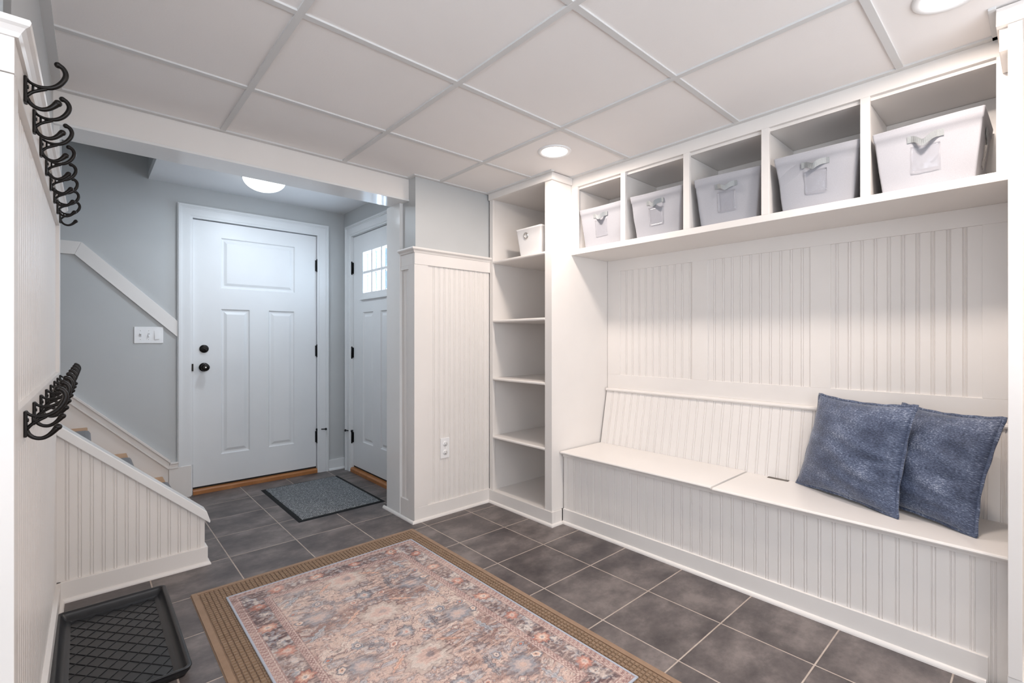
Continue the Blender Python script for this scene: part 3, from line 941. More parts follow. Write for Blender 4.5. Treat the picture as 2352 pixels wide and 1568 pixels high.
# ================================================================== UPPER CUBBIES
BX = 2.320
cu = thing('cubby_shelf', (2.51, 1.05, 1.69), 'long white wall cubby with five open compartments above the bench', 'cubby shelf')
Y0c, Y1c = 0.070, 2.0265
ZS = 1.725
mb = MB(); mb.box(BX, 2.715, Y0c, Y1c, 1.692, ZS)
mb.build('bottom_shelf', WHITE, parent=cu, bevel=0.0015)
mb = MB(); mb.box(BX+0.018, 2.70, Y0c, Y1c, 2.106, 2.122)
mb.build('top_panel', WHITE, parent=cu)
mb = MB(); mb.box(2.665, 2.699, Y0c, Y1c, ZS, 2.105)
mb.build('back_panel', WHITE, parent=cu)
mb = MB(); mb.box(BX, BX+0.018, Y0c, Y1c, 2.120, CEIL+0.001)
mb.build('top_rail', WHITE, parent=cu, bevel=0.001)
divs = [(1.616, 1.648), (1.222, 1.256), (0.836, 0.869), (0.458, 0.490)]
for a, b in divs:
    mb = MB(); mb.box(BX, BX+0.018, a, b, ZS, 2.120)
    mb.box(BX+0.018, 2.666, (a+b)/2-0.0095, (a+b)/2+0.0095, ZS, 2.105)
    mb.build('divider', WHITE, parent=cu, bevel=0.0008)
mb = MB(); mb.box(BX, BX+0.018, 1.975, Y1c, ZS, 2.120); mb.box(BX+0.018, 2.666, 1.985, Y1c, ZS, 2.105)
mb.build('end_stile', WHITE, parent=cu, bevel=0.0008)
mb = MB(); mb.box(BX, BX+0.018, Y0c, 0.103, ZS, 2.120); mb.box(BX+0.018, 2.666, Y0c, 0.090, ZS, 2.105)
mb.build('end_stile', WHITE, parent=cu, bevel=0.0008)

# ================================================================== BENCH
bn = thing('storage_bench', (2.45, 1.05, 0), 'long white beadboard storage bench with two lift-up seat lids and a sloped back', 'bench')
mb = MB()
FX = 2.240
bead_board(mb, (FX, 2.019, 0.001), (0, -1, 0), (-1, 0, 0), (0, 0, 1), 1.948, 0.437, [2.019-1.985+0.0508*i for i in range(38)], thick=0.012)
mb.build('front_panel', WHITE, parent=bn)
mb = MB(); mb.box(FX-0.008, FX+0.004, 0.07, 2.019, 0.416, 0.4365)
mb.build('top_rail', WHITE, parent=bn, bevel=0.0008)
mb = MB(); mb.box(FX-0.010, FX+0.004, 0.118, 2.019, 0, 0.091)
mb.build('base_board', WHITE, parent=bn, bevel=0.0015)
mb = MB(); quarter(mb, (FX-0.010, 0.122, 0), (FX-0.010, 2.019, 0), (-1, 0, 0))
mb.build('shoe_moulding', WHITE, parent=bn)
def lid(y0, y1, z1, x1, lab):
    z0 = z1-0.0145; xm = 2.212
    pr = [(xm, z0), (2.207, z0+0.002), (2.2045, z0+0.0072), (2.207, z1-0.002), (xm, z1), (x1, z1), (x1, z0)]
    mb = MB(); mb.prism([(x, y0, z) for x, z in pr], (0, y1-y0, 0))
    return mb.build('seat_lid', WHITE, parent=bn, bevel=0.0008, label=lab)
lid(1.054, 2.019, 0.4525, 2.612, 'closed white seat lid beside the shelves, sitting slightly higher')
lid(0.071, 1.048, 0.4475, 2.588, 'white seat lid under the cushions')
mb = MB(); mb.box(2.5885, 2.612, 0.071, 1.048, 0.432, 0.4475)
mb.build('hinge_rail', WHITE, parent=bn, bevel=0.0008)
mb = MB(); mb.box(2.580, 2.606, 0.842, 0.938, 0.4475, 0.4492)
for k in range(5): mb.lathe([(0.0026, 0), (0.0026, 0.0006), (0.0005, 0.0008)], (2.590, 0.852+0.019*k, 0.4492), 'z', 10)
mb.tube([(2.590, 0.842, 0.4492), (2.590, 0.938, 0.4492)], 0.0022, 8)
mb.build('hinge', HINGE_STEEL, parent=bn, label='worn steel piano hinge leaf')
# carcass back below seat, sloped backrest
mb = MB(); mb.box(2.600, 2.620, 0.07, 2.019, 0.0, 0.437)
mb.build('carcass', WHITE, parent=bn)
sl = Vector((2.683-2.614, 0, 0.800-0.450)); LS = sl.length; up = sl.normalized(); nn = Vector((-up.z, 0, up.x))
mb = MB()
bead_board(mb, Vector((2.6142, 2.019, 0.4535))-up*0.016, (0, -1, 0), nn, up, 1.948, LS+0.012, [2.019-1.966+0.0505*i for i in range(38)], thick=0.008)
mb.build('backrest', WHITE, parent=bn)
mb = MB()
nose(mb, [(-0.035, 0.798), (0.006, 0.798), (0.013, 0.801), (0.016, 0.808), (0.013, 0.816), (0.006, 0.819), (-0.035, 0.819)], (2.685, 0.071, 0), (2.685, 2.019, 0), (-1, 0, 0))
mb.build('backrest_ledge', WHITE, parent=bn)

# panelled wall between bench and cubby
WF = 2.700
mb = MB()
z0, z1 = 0.819, 1.692
mb.box(WF, 2.716, 0.071, 2.026, z0, 0.912); mb.box(WF, 2.716, 0.071, 2.026, 1.6155, z1)
for a, b in ((1.924, 2.026), (1.310, 1.405), (0.690, 0.778), (0.071, 0.160)):
    mb.box(WF, 2.716, a, b, 0.912, 1.6155)
mb.build('panel_frame', WHITE, parent=wr, bevel=0.001)
mb = MB()
allb = [1.272+0.0505*i for i in range(-30, 20)]
for a, b in ((1.405, 1.924), (0.778, 1.310), (0.160, 0.690)):
    bs = sorted([b-p for p in allb if a < p < b])
    bead_board(mb, (WF+0.008, b, 0.912), (0, -1, 0), (-1, 0, 0), (0, 0, 1), b-a, 1.6155-0.912, bs, thick=0.006)
mb.build('beadboard', WHITE, parent=wr)

# end panel
ep = thing('end_panel', (2.4, 0.053, 0), 'tall white end panel standing at the near end of the bench', 'panel')
mb = MB(); mb.box(2.118, 2.716, 0.0375, 0.0685, 0.108, 2.125)
mb.build('panel', WHITE, parent=ep, bevel=0.0012)
mb = MB(); mb.box(2.110, 2.318, 0.018, 0.094, 2.1255, CEIL+0.001); mb.box(2.318, 2.716, 0.018, 0.069, 2.1255, CEIL+0.001); mb.box(2.135, 2.318, 0.069, 0.088, 2.055, 2.1255)
mb.build('fascia', WHITE, parent=ep, bevel=0.001)
mb = MB(); mb.box(2.122, 2.716, 0.0, 0.0695, 0, 0.106); mb.box(2.122, 2.216, 0.0695, 0.108, 0, 0.02)
mb.build('plinth', WHITE, parent=ep, bevel=0.0015)

# ================================================================== DOWNLIGHTS
for i, (x, y) in enumerate(DOWNLIGHTS):
    labs = {0: 'round lit recessed ceiling light near the shelf tower', 1: 'round lit recessed ceiling light over the cushions, cut by the top of the frame'}
    t = thing('recessed_light', (x, y, CEIL+0.006), labs.get(i, {2: 'unseen recessed ceiling light added behind the camera on the bench side', 3: 'unseen recessed ceiling light added behind the camera on the hook side'}.get(i)), 'ceiling light', 'recessed ceiling lights')
    mb = MB(); mb.lathe([(0.092, 0.0), (0.0915, -0.004), (0.088, -0.007), (0.074, -0.0055), (0.066, 0.001)], (x, y, CEIL+0.006), 'z', 48, caps=False)
    mb.build('trim_ring', PLASTIC, parent=t, fix=False)
    mb = MB(); mb.lathe([(0.070, -0.001), (0.05, -0.0012), (0.001, -0.0015)], (x, y, CEIL+0.0035), 'z', 48, caps=False)
    mb.build('lens', LENS, parent=t)
    area_lamp('lamp', (0, 0, -0.016), P_DOWN, 0.13, WARM, parent=t)

# flush dome light in the entry
fx, fy = 0.926, 3.60
t = thing('flush_ceiling_light', (fx, fy, 2.28), 'lit round frosted dome light on the entry ceiling', 'ceiling light')
mb = MB(); mb.lathe([(0.142, 0), (0.142, -0.018), (0.138, -0.026), (0.128, -0.028)], (fx, fy, 2.28), 'z', 48)
mb.build('base_ring', CHROME, parent=t)
mb = MB(); mb.lathe([(0.133*math.cos(a), -0.024-0.085*math.sin(a)) for a in [math.pi/2*k/12 for k in range(12)]]+[(0.001, -0.109)], (fx, fy, 2.28), 'z', 48, caps=False)
mb.build('glass_dome', DOMEL, parent=t)
area_lamp('bulb', (0, 0, -0.118), P_FLUSH, 0.22, COOL, parent=t)

# ================================================================== COAT HOOKS
def spline(pts, n=6):
    out = []
    P = [Vector(p) for p in pts]
    P = [2*P[0]-P[1]]+P+[2*P[-1]-P[-2]]
    for i in range(1, len(P)-2):
        for k in range(n):
            t_ = k/n
            a, b, c, d_ = P[i-1], P[i], P[i+1], P[i+2]
            out.append(0.5*((2*b)+(c-a)*t_+(2*a-5*b+4*c-d_)*t_*t_+(3*b-a-3*c+d_)*t_**3))
    out.append(P[-2])
    return out

def lerp_list(vals, n):
    xs = np.linspace(0, len(vals)-1, n)
    return list(np.interp(xs, range(len(vals)), vals))

def make_hook(root):
    mb = MB(Matrix.Identity(4))
    W = world_of(root)
    M = W
    mb = MB(M)
    mb.box(0.0, 0.0055, -0.011, 0.011, -0.029, 0.026)
    mb.build('mounting_plate', BRONZE, parent=root, bevel=0.002)
    mb = MB(M)
    for z in (-0.018, 0.006): mb.lathe([(0.0042, 0.0055), (0.0040, 0.0072), (0.0015, 0.0078)], (0, 0, z), 'x', 12)
    mb.build('screw', BRONZE, parent=root)
    up_ = spline([(0.003, 0, 0.024), (0.009, 0, 0.017), (0.019, 0, 0.013), (0.030, 0, 0.0125), (0.042, 0, 0.0165), (0.053, 0, 0.026), (0.0615, 0, 0.040), (0.064, 0, 0.053), (0.060, 0, 0.064), (0.053, 0, 0.069)], 4)
    mb = MB(M); mb.tube(up_, lerp_list([0.0028, 0.0030, 0.0034, 0.0040, 0.0046, 0.0050, 0.0052, 0.0050, 0.0050, 0.0056], len(up_)), 10)
    mb.ball((0.0515, 0, 0.069), 0.0064, 12, 8)
    mid = spline([(0.004, 0, -0.013), (0.012, 0, -0.003), (0.022, 0, 0.004), (0.034, 0, 0.011)], 4)
    mb.tube(mid, 0.0034, 8)
    for x, a, b in ((0.0135, -0.001, 0.015), (0.022, 0.004, 0.0125)): mb.tube([(x, 0, a), (x, 0, b)], 0.0022, 8)
    mb.build('upper_prong', BRONZE, parent=root)
    lo_ = spline([(0.004, 0, -0.016), (0.008, 0, -0.025), (0.0165, 0, -0.0325), (0.027, 0, -0.0345), (0.037, 0, -0.030), (0.045, 0, -0.022), (0.050, 0, -0.015)], 4)
    mb = MB(M); mb.tube(lo_, lerp_list([0.0045, 0.0042, 0.0040, 0.0042, 0.0046, 0.0055, 0.0066], len(lo_)), 10)
    mb.ball((0.0515, 0, -0.0135), 0.0072, 12, 8)
    mb.build('lower_prong', BRONZE, parent=root)

ordn = ['nearest the camera', 'second from the camera', 'third from the camera', 'fourth from the camera', 'fifth from the camera', 'sixth from the camera', 'seventh from the camera', 'farthest from the camera']
proto = None
for row, zc in (('upper', 1.6735), ('lower', 0.9745)):
    for k in range(8):
        p = ML @ Vector((0.0, 1.430+0.1955*k, zc))
        lab = f'dark metal double coat hook on the {row} rail, {ordn[k]}'
        if proto is None:
            proto = thing('coat_hook', p, lab, 'coat hook', 'coat hooks on the left wall', rz=-EPS)
            make_hook(proto)
        else:
            h = copy_tree(proto); h.location = p
            h['label'] = lab; h['group'] = 'coat hooks on the left wall'

# ================================================================== ELECTRICAL
t = thing('light_switch_plate', (0.342, YD, 1.125), 'white three-gang light switch plate on the stair wall', 'light switch')
mb = MB(); mb.box(0.2605, 0.4245, YD-0.006, YD-0.0002, 1.125, 1.2405)
pl = mb.build('cover_plate', PLASTIC, parent=t, bevel=0.0025)
SWS = paint('switch_slot', (0.6, 0.6, 0.6), 0.4)
for xx in (0.2955, 0.342):
    mb = MB(); mb.box(xx-0.0055, xx+0.0055, YD-0.0072, YD-0.005, 1.170, 1.196)
    mb.build('toggle_slot', SWS, parent=t)
for xx, s_ in ((0.2955, 1), (0.342, -1)):
    mb = MB(); mb.prism([(xx-0.004, YD-0.006, 1.183-0.005), (xx-0.004, YD-0.006, 1.183+0.005), (xx-0.004, YD-0.018, 1.183+s_*0.010+0.003), (xx-0.004, YD-0.018, 1.183+s_*0.010-0.003)], (0.008, 0, 0))
    mb.build('toggle', PLASTIC, parent=t, bevel=0.0008)
mb = MB(); mb.box(0.3725, 0.4045, YD-0.0085, YD-0.005, 1.151, 1.214); mb.prism([(0.375, YD-0.0085, 1.154), (0.375, YD-0.012, 1.154), (0.375, YD-0.0088, 1.211), (0.375, YD-0.0085, 1.211)], (0.027, 0, 0))
mb.build('rocker', PLASTIC, parent=t, bevel=0.0006)
for xx in (0.2955, 0.342):
    for zz in (1.152, 1.213):
        mb = MB(); mb.lathe([(0.0025, 0.006), (0.002, 0.0072), (0.0004, 0.0075)], (xx, YD, zz), '-y', 10)
        mb.build('screw', CHROME, parent=t)

oy = CY+0.0085
t = thing('wall_outlet', (1.766, oy, 0.37), 'white duplex power outlet low on the beadboard column', 'outlet')
mb = MB(); mb.box(1.731, 1.801, oy-0.006, oy-0.0002, 0.370, 0.504)
mb.build('cover_plate', PLASTIC, parent=t, bevel=0.0025)
for zz in (0.409, 0.465):
    mb = MB(); mb.lathe([(0.0175, 0.0055), (0.0172, 0.0082), (0.001, 0.0084)], (1.766, oy, zz), '-y', 28)
    so = mb.build('socket', PLASTIC, parent=t)
    mb = MB()
    mb.box(1.7590, 1.7606, oy-0.0090, oy-0.0078, zz+0.000, zz+0.009); mb.box(1.7715, 1.7731, oy-0.0090, oy-0.0078, zz+0.001, zz+0.008)
    mb.lathe([(0.0026, 0.0078), (0.0026, 0.0090), (0.0005, 0.0090)], (1.766, oy, zz-0.0075), '-y', 12)
    mb.build('slots', SLOT, parent=so)
mb = MB(); mb.lathe([(0.0028, 0.006), (0.002, 0.0072), (0.0004, 0.0075)], (1.766, oy, 0.437), '-y', 10)
mb.build('screw', CHROME, parent=t)

# ================================================================== FABRIC BINS
def ring_rect(w, d, r, n=5, nw=14, nd=12):
    """rounded rectangle, points ccw starting at front-left; x = depth, y = width"""
    pts = []
    def side(a, b, m):
        for k in range(m): pts.append((a[0]+(b[0]-a[0])*k/m, a[1]+(b[1]-a[1])*k/m))
    def arc(cx, cy, a0):
        for k in range(n): 
            a = a0+math.pi/2*k/n
            pts.append((cx+r*math.cos(a), cy+r*math.sin(a)))
    X, Y = d/2, w/2
    side((X, -Y+r), (X, Y-r), nw); arc(X-r, Y-r, 0)
    side((X-r, Y), (-X+r, Y), nd); arc(-X+r, Y-r, math.pi/2)
    side((-X, Y-r), (-X, -Y+r), nw); arc(-X+r, -Y+r, math.pi)
    side((-X+r, -Y), (X-r, -Y), nd); arc(X-r, -Y+r, 1.5*math.pi)
    return pts

def make_bin(root, seed, mats=(BINF, STRAP, CLEARP), H=0.243, WT=0.320, WB=0.268, DT=0.305, DB=0.255):
    r0 = np.random.default_rng(seed)
    W = world_of(root)
    fr = [(r0.uniform(8, 26), r0.uniform(8, 26), r0.uniform(0, 6.28), r0.uniform(0.0004, 0.0012)) for _ in range(7)]
    levels = [0.0, 0.02, 0.12, 0.25, 0.38, 0.5, 0.62, 0.74, 0.855, 0.862, 0.93, 0.985, 1.0]
    vs = []; n = None
    for t_ in levels:
        w = WB+(WT-WB)*t_; d_ = DB+(DT-DB)*t_
        pts = ring_rect(w, d_, 0.007)
        n = len(pts)
        hem = 0.0022 if t_ > 0.86 else 0.0
        for (x, y) in pts:
            z = t_*H
            k = 0
            for a, b, ph, am in fr: k += am*math.sin(a*y+b*z*1.7+ph+3*x)
            bow = 0.0025*(1-(abs(y)/(w/2))**2)*(1-abs(2*t_-1)**2)
            sx = math.copysign(1, x) if abs(x) > d_/2-0.008 else 0
            sy = math.copysign(1, y) if abs(y) > w/2-0.008 else 0
            env = min(1, 6*t_)*0.9
            zz = z+(0.0025*math.sin(9*y+seed) if t_ > 0.9 else 0)
            vs.append((x+sx*(hem-bow*0.6+k*env), y+sy*(hem+k*env*0.2), zz))
    L_ = len(levels)
    fs = []
    for i in range(L_-1):
        for k in range(n): fs.append((i*n+k, i*n+(k+1) % n, (i+1)*n+(k+1) % n, (i+1)*n+k))
    # inner skin
    for j, t_ in enumerate((1.0, 0.5, 0.03)):
        base = ring_rect(WB+(WT-WB)*t_-0.007, DB+(DT-DB)*t_-0.007, 0.006)
        for (x, y), q in zip(base, range(n)): vs.append((x, y, t_*H-(0.0 if j == 0 else 0.001)+(0.0025*math.sin(9*y+seed) if t_ > 0.9 else 0)))
    o0 = (L_-1)*n
    for i in range(3):
        a = o0+i*n
        for k in range(n): fs.append((a+k, a+(k+1) % n, a+n+(k+1) % n, a+n+k))
    fs.append(tuple(range(n))[::-1]); fs.append(tuple((L_+2)*n+k for k in range(n)))
    mb = MB(W); mb._add(vs, fs, True)
    b = mb.build('fabric_body', mats[0], parent=root)
    # handle straps and pockets on the front (-x) and on the -y side
    def face_front(y, z, off): return Vector((-(DB+(DT-DB)*z/H)/2-off, y, z))
    def face_side(x, z, off): return Vector((x, -(WB+(WT-WB)*z/H)/2-off, z))
    for fc, hw, lift in ((face_front, 0.053, 1.0), (face_side, 0.045, 0.12)):
        r1 = r0.uniform(-1, 1)
        zt = 0.188
        sag = 0.020+0.012*r0.random()
        N_ = 18
        pc = []
        for k in range(N_+1):
            q = k/N_; s_ = -hw+2*hw*q
            bul = math.sin(math.pi*min(1, max(0, (q-0.14)/0.72)))
            v_ = 1-abs(2*(q-0.5)+0.14*r1)**1.05
            pc.append((s_*(1-0.10*bul), zt-sag*max(0, v_)*bul, 0.0022+(0.030*bul+0.003*math.sin(9*q+r1)*bul)*lift, 0.35*bul*math.sin(6.28*q+r1)*lift))
        hv = []; hf = []
        wd = 0.0120
        for (s_, z, off, tw_) in pc:
            for sg in (-1, 1):
                for th in (0.0, 0.0016):
                    hv.append(fc(s_, z+sg*wd*math.cos(tw_), off+sg*wd*math.sin(tw_)+th))
        for i in range(N_):
            a = i*4; b_ = a+4
            hf += [(a, b_, b_+2, a+2), (a+1, a+3, b_+3, b_+1), (a, a+1, b_+1, b_), (a+2, b_+2, b_+3, a+3)]
        hf += [(0, 2, 3, 1), (N_*4, N_*4+1, N_*4+3, N_*4+2)]
        mb = MB(W); mb._add(hv, hf, False); mb.build('strap_handle', mats[1], parent=root)
        pv = []; pf = []
        z0_, z1_ = 0.060, 0.160
        for i in range(9):
            for j in range(9):
                s_ = -0.043+0.086*i/8; z = z0_+(z1_-z0_)*j/8
                pv.append(fc(s_, z, 0.0030+0.0022*math.sin(2.9*i/8)*math.sin(3*j/8)+0.0008*math.sin(2.1*i+1.3*j+seed)))
        for i in range(8):
            for j in range(8): pf.append((i*9+j, (i+1)*9+j, (i+1)*9+j+1, i*9+j+1))
        mb = MB(W); mb._add(pv, pf, True); p_ = mb.build('label_pocket', mats[2], parent=root, label='clear vinyl label pocket')
        m_ = p_.modifiers.new('solid', 'SOLIDIFY'); m_.thickness = 0.0006

bin_spots = [(1.812, 0.010, 'farthest left, next to the shelf tower'), (1.432, -0.020, 'second from the left'),
             (1.053, 0.055, 'in the middle compartment'), (0.661, 0.035, 'second from the right'), (0.290, -0.015, 'largest in view, in the rightmost compartment')]
for i, (y, rz, w_) in enumerate(bin_spots):
    t = thing('storage_bin', (2.490+(0.006 if i == 2 else 0), y, ZS+0.0005), 'pale grey fabric storage bin in the cubby, '+w_, 'storage bin', 'grey fabric bins in the cubby', rz=rz)
    make_bin(t, 11+i)

# small white bin with a metal ring on the tower's top shelf
t = thing('small_storage_bin', (2.335, 2.287, 1.7055), 'small white bin with a metal grommet on the top shelf of the tower', 'storage bin')
W = world_of(t)
Hh, wt, wb_, dt, db_ = 0.190, 0.243, 0.196, 0.30, 0.26
vs = []; fs = []
lv = [0, 0.03, 0.3, 0.6, 0.94, 0.945, 1.0]
for q in lv:
    pts = ring_rect(wb_+(wt-wb_)*q, db_+(dt-db_)*q, 0.012)
    n = len(pts)
    vs += [(x*(1.006 if q > 0.942 else 1), y*(1.01 if q > 0.942 else 1), q*Hh) for x, y in pts]
for q in (1.0, 0.04):
    vs += [(x, y, q*Hh) for x, y in ring_rect(wb_+(wt-wb_)*q-0.006, db_+(dt-db_)*q-0.006, 0.010)]
for i in range(len(lv)+1):
    for k in range(n): fs.append((i*n+k, i*n+(k+1) % n, (i+1)*n+(k+1) % n, (i+1)*n+k))
fs.append(tuple(range(n))[::-1]); fs.append(tuple((len(lv)+1)*n+k for k in range(n)))
mb = MB(W); mb._add(vs, fs, True); mb.build('bin_body', BINW, parent=t)
gz = 0.138
gxf = -(db_+(dt-db_)*gz/Hh)/2
tilt = math.atan((dt-db_)/2/Hh)
mb = MB(W @ Matrix.Translation((gxf-0.0012, 0.026, gz)) @ Matrix.Rotation(-tilt+math.pi, 4, 'Y'))
mb.lathe([(0.0125, -0.001), (0.0130, 0.003), (0.0175, 0.0045), (0.0218, 0.003), (0.0225, 0.0)], (0, 0, 0), 'x', 36, caps=False)
mb.build('grommet', CHROME, parent=t, label='round nickel grommet')
mb = MB(W @ Matrix.Translation((gxf-0.0010, 0.026, gz)) @ Matrix.Rotation(-tilt+math.pi, 4, 'Y'))
mb.lathe([(0.0135, -0.001), (0.001, -0.001)], (0, 0, 0), 'x', 24, caps=False)
mb.build('grommet_hole', paint('bin_inside', (0.45, 0.41, 0.38), 0.8), parent=t)

# ================================================================== CUSHIONS
def make_cushion(name, BL, BR, TL, TR, front, t_front, t_back, label, seed, dents=()):
    BL, BR, TL, TR = map(Vector, (BL, BR, TL, TR))
    cen = (BL+BR)/2
    nrm = (BR-BL).cross(TL-BL).normalized()
    if nrm.dot(Vector(front)) < 0: nrm = -nrm
    root = thing(name, (cen.x, cen.y, 0.4478), label, 'cushion', 'blue cushions on the bench')
    r0 = np.random.default_rng(seed)
    wr_ = [(r0.uniform(3, 9), r0.uniform(6, 20), r0.uniform(0, 6.28), r0.uniform(0.0008, 0.0022)) for _ in range(8)]
    NN = 56
    def surf(u, v, sgn):
        # u, v in -1..1
        pu = u*(1.012-0.095*(1-v*v)**0.8)
        pv = v*(1.012-0.085*(1-u*u)**0.8)
        a = (pu+1)/2; b = (pv+1)/2
        p = BL*(1-a)*(1-b)+BR*a*(1-b)+TR*a*b+TL*(1-a)*b
        e = max(0.0, (1-u*u)*(1-v*v))
        h = e**0.48
        k = 0
        for fa, fb, ph, am in wr_: k += am*math.sin(fa*u+fb*v+ph)
        edge = (1-h)*h*4
        k += 0.0035*edge*math.sin(17*v+seed)*abs(u)**3+0.003*edge*math.sin(19*u+2*seed)*abs(v)**3
        for (du, dv, rad_u, rad_v, dep) in dents:
            if sgn > 0: k -= dep*math.exp(-((u-du)/rad_u)**2-((v-dv)/rad_v)**2)
        T = t_front if sgn > 0 else t_back
        bot = 1-0.10*max(0, -v)
        return p+nrm*(sgn*(T*h*bot+k*h))
    vs = []; fs = []; uvs = []
    for sgn in (1, -1):
        for i in range(NN+1):
            for j in range(NN+1):
                u = math.sin(math.pi/2*(2*i/NN-1)); v = math.sin(math.pi/2*(2*j/NN-1))
                vs.append(surf(u, v, sgn)); uvs.append((u*0.5+0.5+(0 if sgn > 0 else 3.3), v*0.5+0.5))
    n1 = NN+1
    for s_ in (0, 1):
        o_ = s_*n1*n1
        for i in range(NN):
            for j in range(NN):
                q = (o_+i*n1+j, o_+(i+1)*n1+j, o_+(i+1)*n1+j+1, o_+i*n1+j+1)
                fs.append(q if s_ == 0 else q[::-1])
    zmin = 0.4486
    vs = [Vector((p.x, p.y, max(p.z, zmin))) for p in vs]
    mb = MB(); mb._add(vs, fs, True)
    o = mb.build('cover', CHEN, parent=root, fix=False)
    me = o.data
    uvl = me.uv_layers.new(name='UVMap')
    for lp in me.loops: uvl.data[lp.index].uv = uvs[lp.vertex_index]
    import bmesh
    bm = bmesh.new(); bm.from_mesh(me); bmesh.ops.remove_doubles(bm, verts=bm.verts, dist=0.0003); bmesh.ops.recalc_face_normals(bm, faces=bm.faces); bm.to_mesh(me); bm.free()
    # flat stitched flange round the edge
    fv = []; ff = []; fu = []
    M_ = 44
    peri = []
    for k in range(M_): peri.append((-1+2*k/M_, -1, 0, -1))
    for k in range(M_): peri.append((1, -1+2*k/M_, 1, 0))
    for k in range(M_): peri.append((1-2*k/M_, 1, 0, 1))
    for k in range(M_): peri.append((-1, 1-2*k/M_, -1, 0))
    U = (BR-BL+TR-TL).normalized(); V = (TL-BL+TR-BR).normalized()
    for idx, (u, v, du, dv) in enumerate(peri):
        p = surf(u, v, 1)
        cu_, cv_ = abs(u) > 0.9, abs(v) > 0.9
        wdt = 0.010+0.001*math.sin(idx*0.7+seed)
        od = U*(u if abs(u) > 0.97 else 0)+V*(v if abs(v) > 0.97 else 0)
        if od.length > 0: od.normalize()
        wave = 0.002*math.sin(idx*0.31+seed)+0.003*math.sin(idx*0.17+2*seed)
        ins = surf(u*0.975, v*0.975, 1)
        for (base, ofs, hh) in ((p-od*0.006, 0.0, 0.0035), (p+od*wdt, wave, 0.0026), (p+od*wdt, wave, -0.0016), (p-od*0.006, 0.0, -0.0035)):
            q = base+nrm*(ofs+hh)
            off_ = 0.02 if base is not None and hh in (0.0026, -0.0016) else 0
            fv.append(Vector((q.x, q.y, max(q.z, zmin)))); fu.append((u*0.5+0.5+off_*(1 if u > 0.9 else (-1 if u < -0.9 else 0)), v*0.5+0.5+off_*(1 if v > 0.9 else (-1 if v < -0.9 else 0))))
    K = len(peri)
    for i in range(K):
        a = i*4; b = ((i+1) % K)*4
        for e in range(4): ff.append((a+e, b+e, b+(e+1) % 4, a+(e+1) % 4))
    mb = MB(); mb._add(fv, ff, True)
    o2 = mb.build('stitched_edge', CHEN, parent=root)
    uvl = o2.data.uv_layers.new(name='UVMap')
    for lp in o2.data.loops: uvl.data[lp.index].uv = fu[lp.vertex_index]
    return root

make_cushion('throw_cushion', (2.585, 0.800, 0.452), (2.362, 0.381, 0.452), (2.632, 0.714, 0.882), (2.425, 0.331, 0.884), (-1, 0.5, 0.2), 0.084, 0.050,
             'blue chenille throw cushion in front, on the left, leaning over the other one', 3, dents=[(0.80, -0.10, 0.26, 0.06, 0.028), (0.80, -0.36, 0.22, 0.03, 0.009), (0.8, -0.56, 0.2, 0.03, 0.010), (0.82, -0.78, 0.2, 0.03, 0.008)])
make_cushion('throw_cushion', (2.560, 0.520, 0.452), (2.340, 0.160, 0.452), (2.628, 0.398, 0.868), (2.420, 0.090, 0.866), (-1, 0.5, 0.2), 0.088, 0.066,
             'blue chenille throw cushion behind, against the end panel', 8, dents=[(0.72, -0.20, 0.40, 0.06, 0.018), (0.55, -0.78, 0.35, 0.05, 0.012), (0.85, -0.6, 0.2, 0.03, 0.008), (0.3, 0.85, 0.3, 0.05, 0.008)])

# ================================================================== FLOOR MATS AND RUG
def tapered_slab(mb, x0, x1, y0, y1, z0, z1, bev):
    vs = [(x0, y0, z0), (x1, y0, z0), (x1, y1, z0), (x0, y1, z0), (x0+bev, y0+bev, z1), (x1-bev, y0+bev, z1), (x1-bev, y1-bev, z1), (x0+bev, y1-bev, z1)]
    mb._add(vs, [(0, 3, 2, 1), (4, 5, 6, 7), (0, 1, 5, 4), (1, 2, 6, 5), (2, 3, 7, 6), (3, 0, 4, 7)])

# tan waffle mat
ax0, ax1, ay0, ay1 = 0.354, 1.482, 0.790, 2.566
t = thing('floor_mat', ((ax0+ax1)/2, (ay0+ay1)/2, 0), 'large tan waffle-textured floor mat lying under the patterned rug', 'floor mat')
mb = MB()
tapered_slab(mb, ax0, ax1, ay0, ay1, 0.0, 0.0030, 0.004)
bw = 0.026
for a, b, c, d_ in ((ax0+0.004, ax0+bw, ay0+0.004, ay1-0.004), (ax1-bw, ax1-0.004, ay0+0.004, ay1-0.004), (ax0+bw, ax1-bw, ay0+0.004, ay0+bw), (ax0+bw, ax1-bw, ay1-bw, ay1-0.004)):
    mb.box(a, b, c, d_, 0.0025, 0.0070)
mb.build('mat_border', TANB, parent=t, bevel=0.001)
mb = MB()
ix0, ix1, iy0, iy1 = ax0+bw+0.005, ax1-bw-0.005, ay0+bw+0.005, ay1-bw-0.005
nx, ny = int((ix1-ix0)/0.0178), int((iy1-iy0)/0.0178)
px, py = (ix1-ix0)/nx, (iy1-iy0)/ny
rr = random.Random(3)
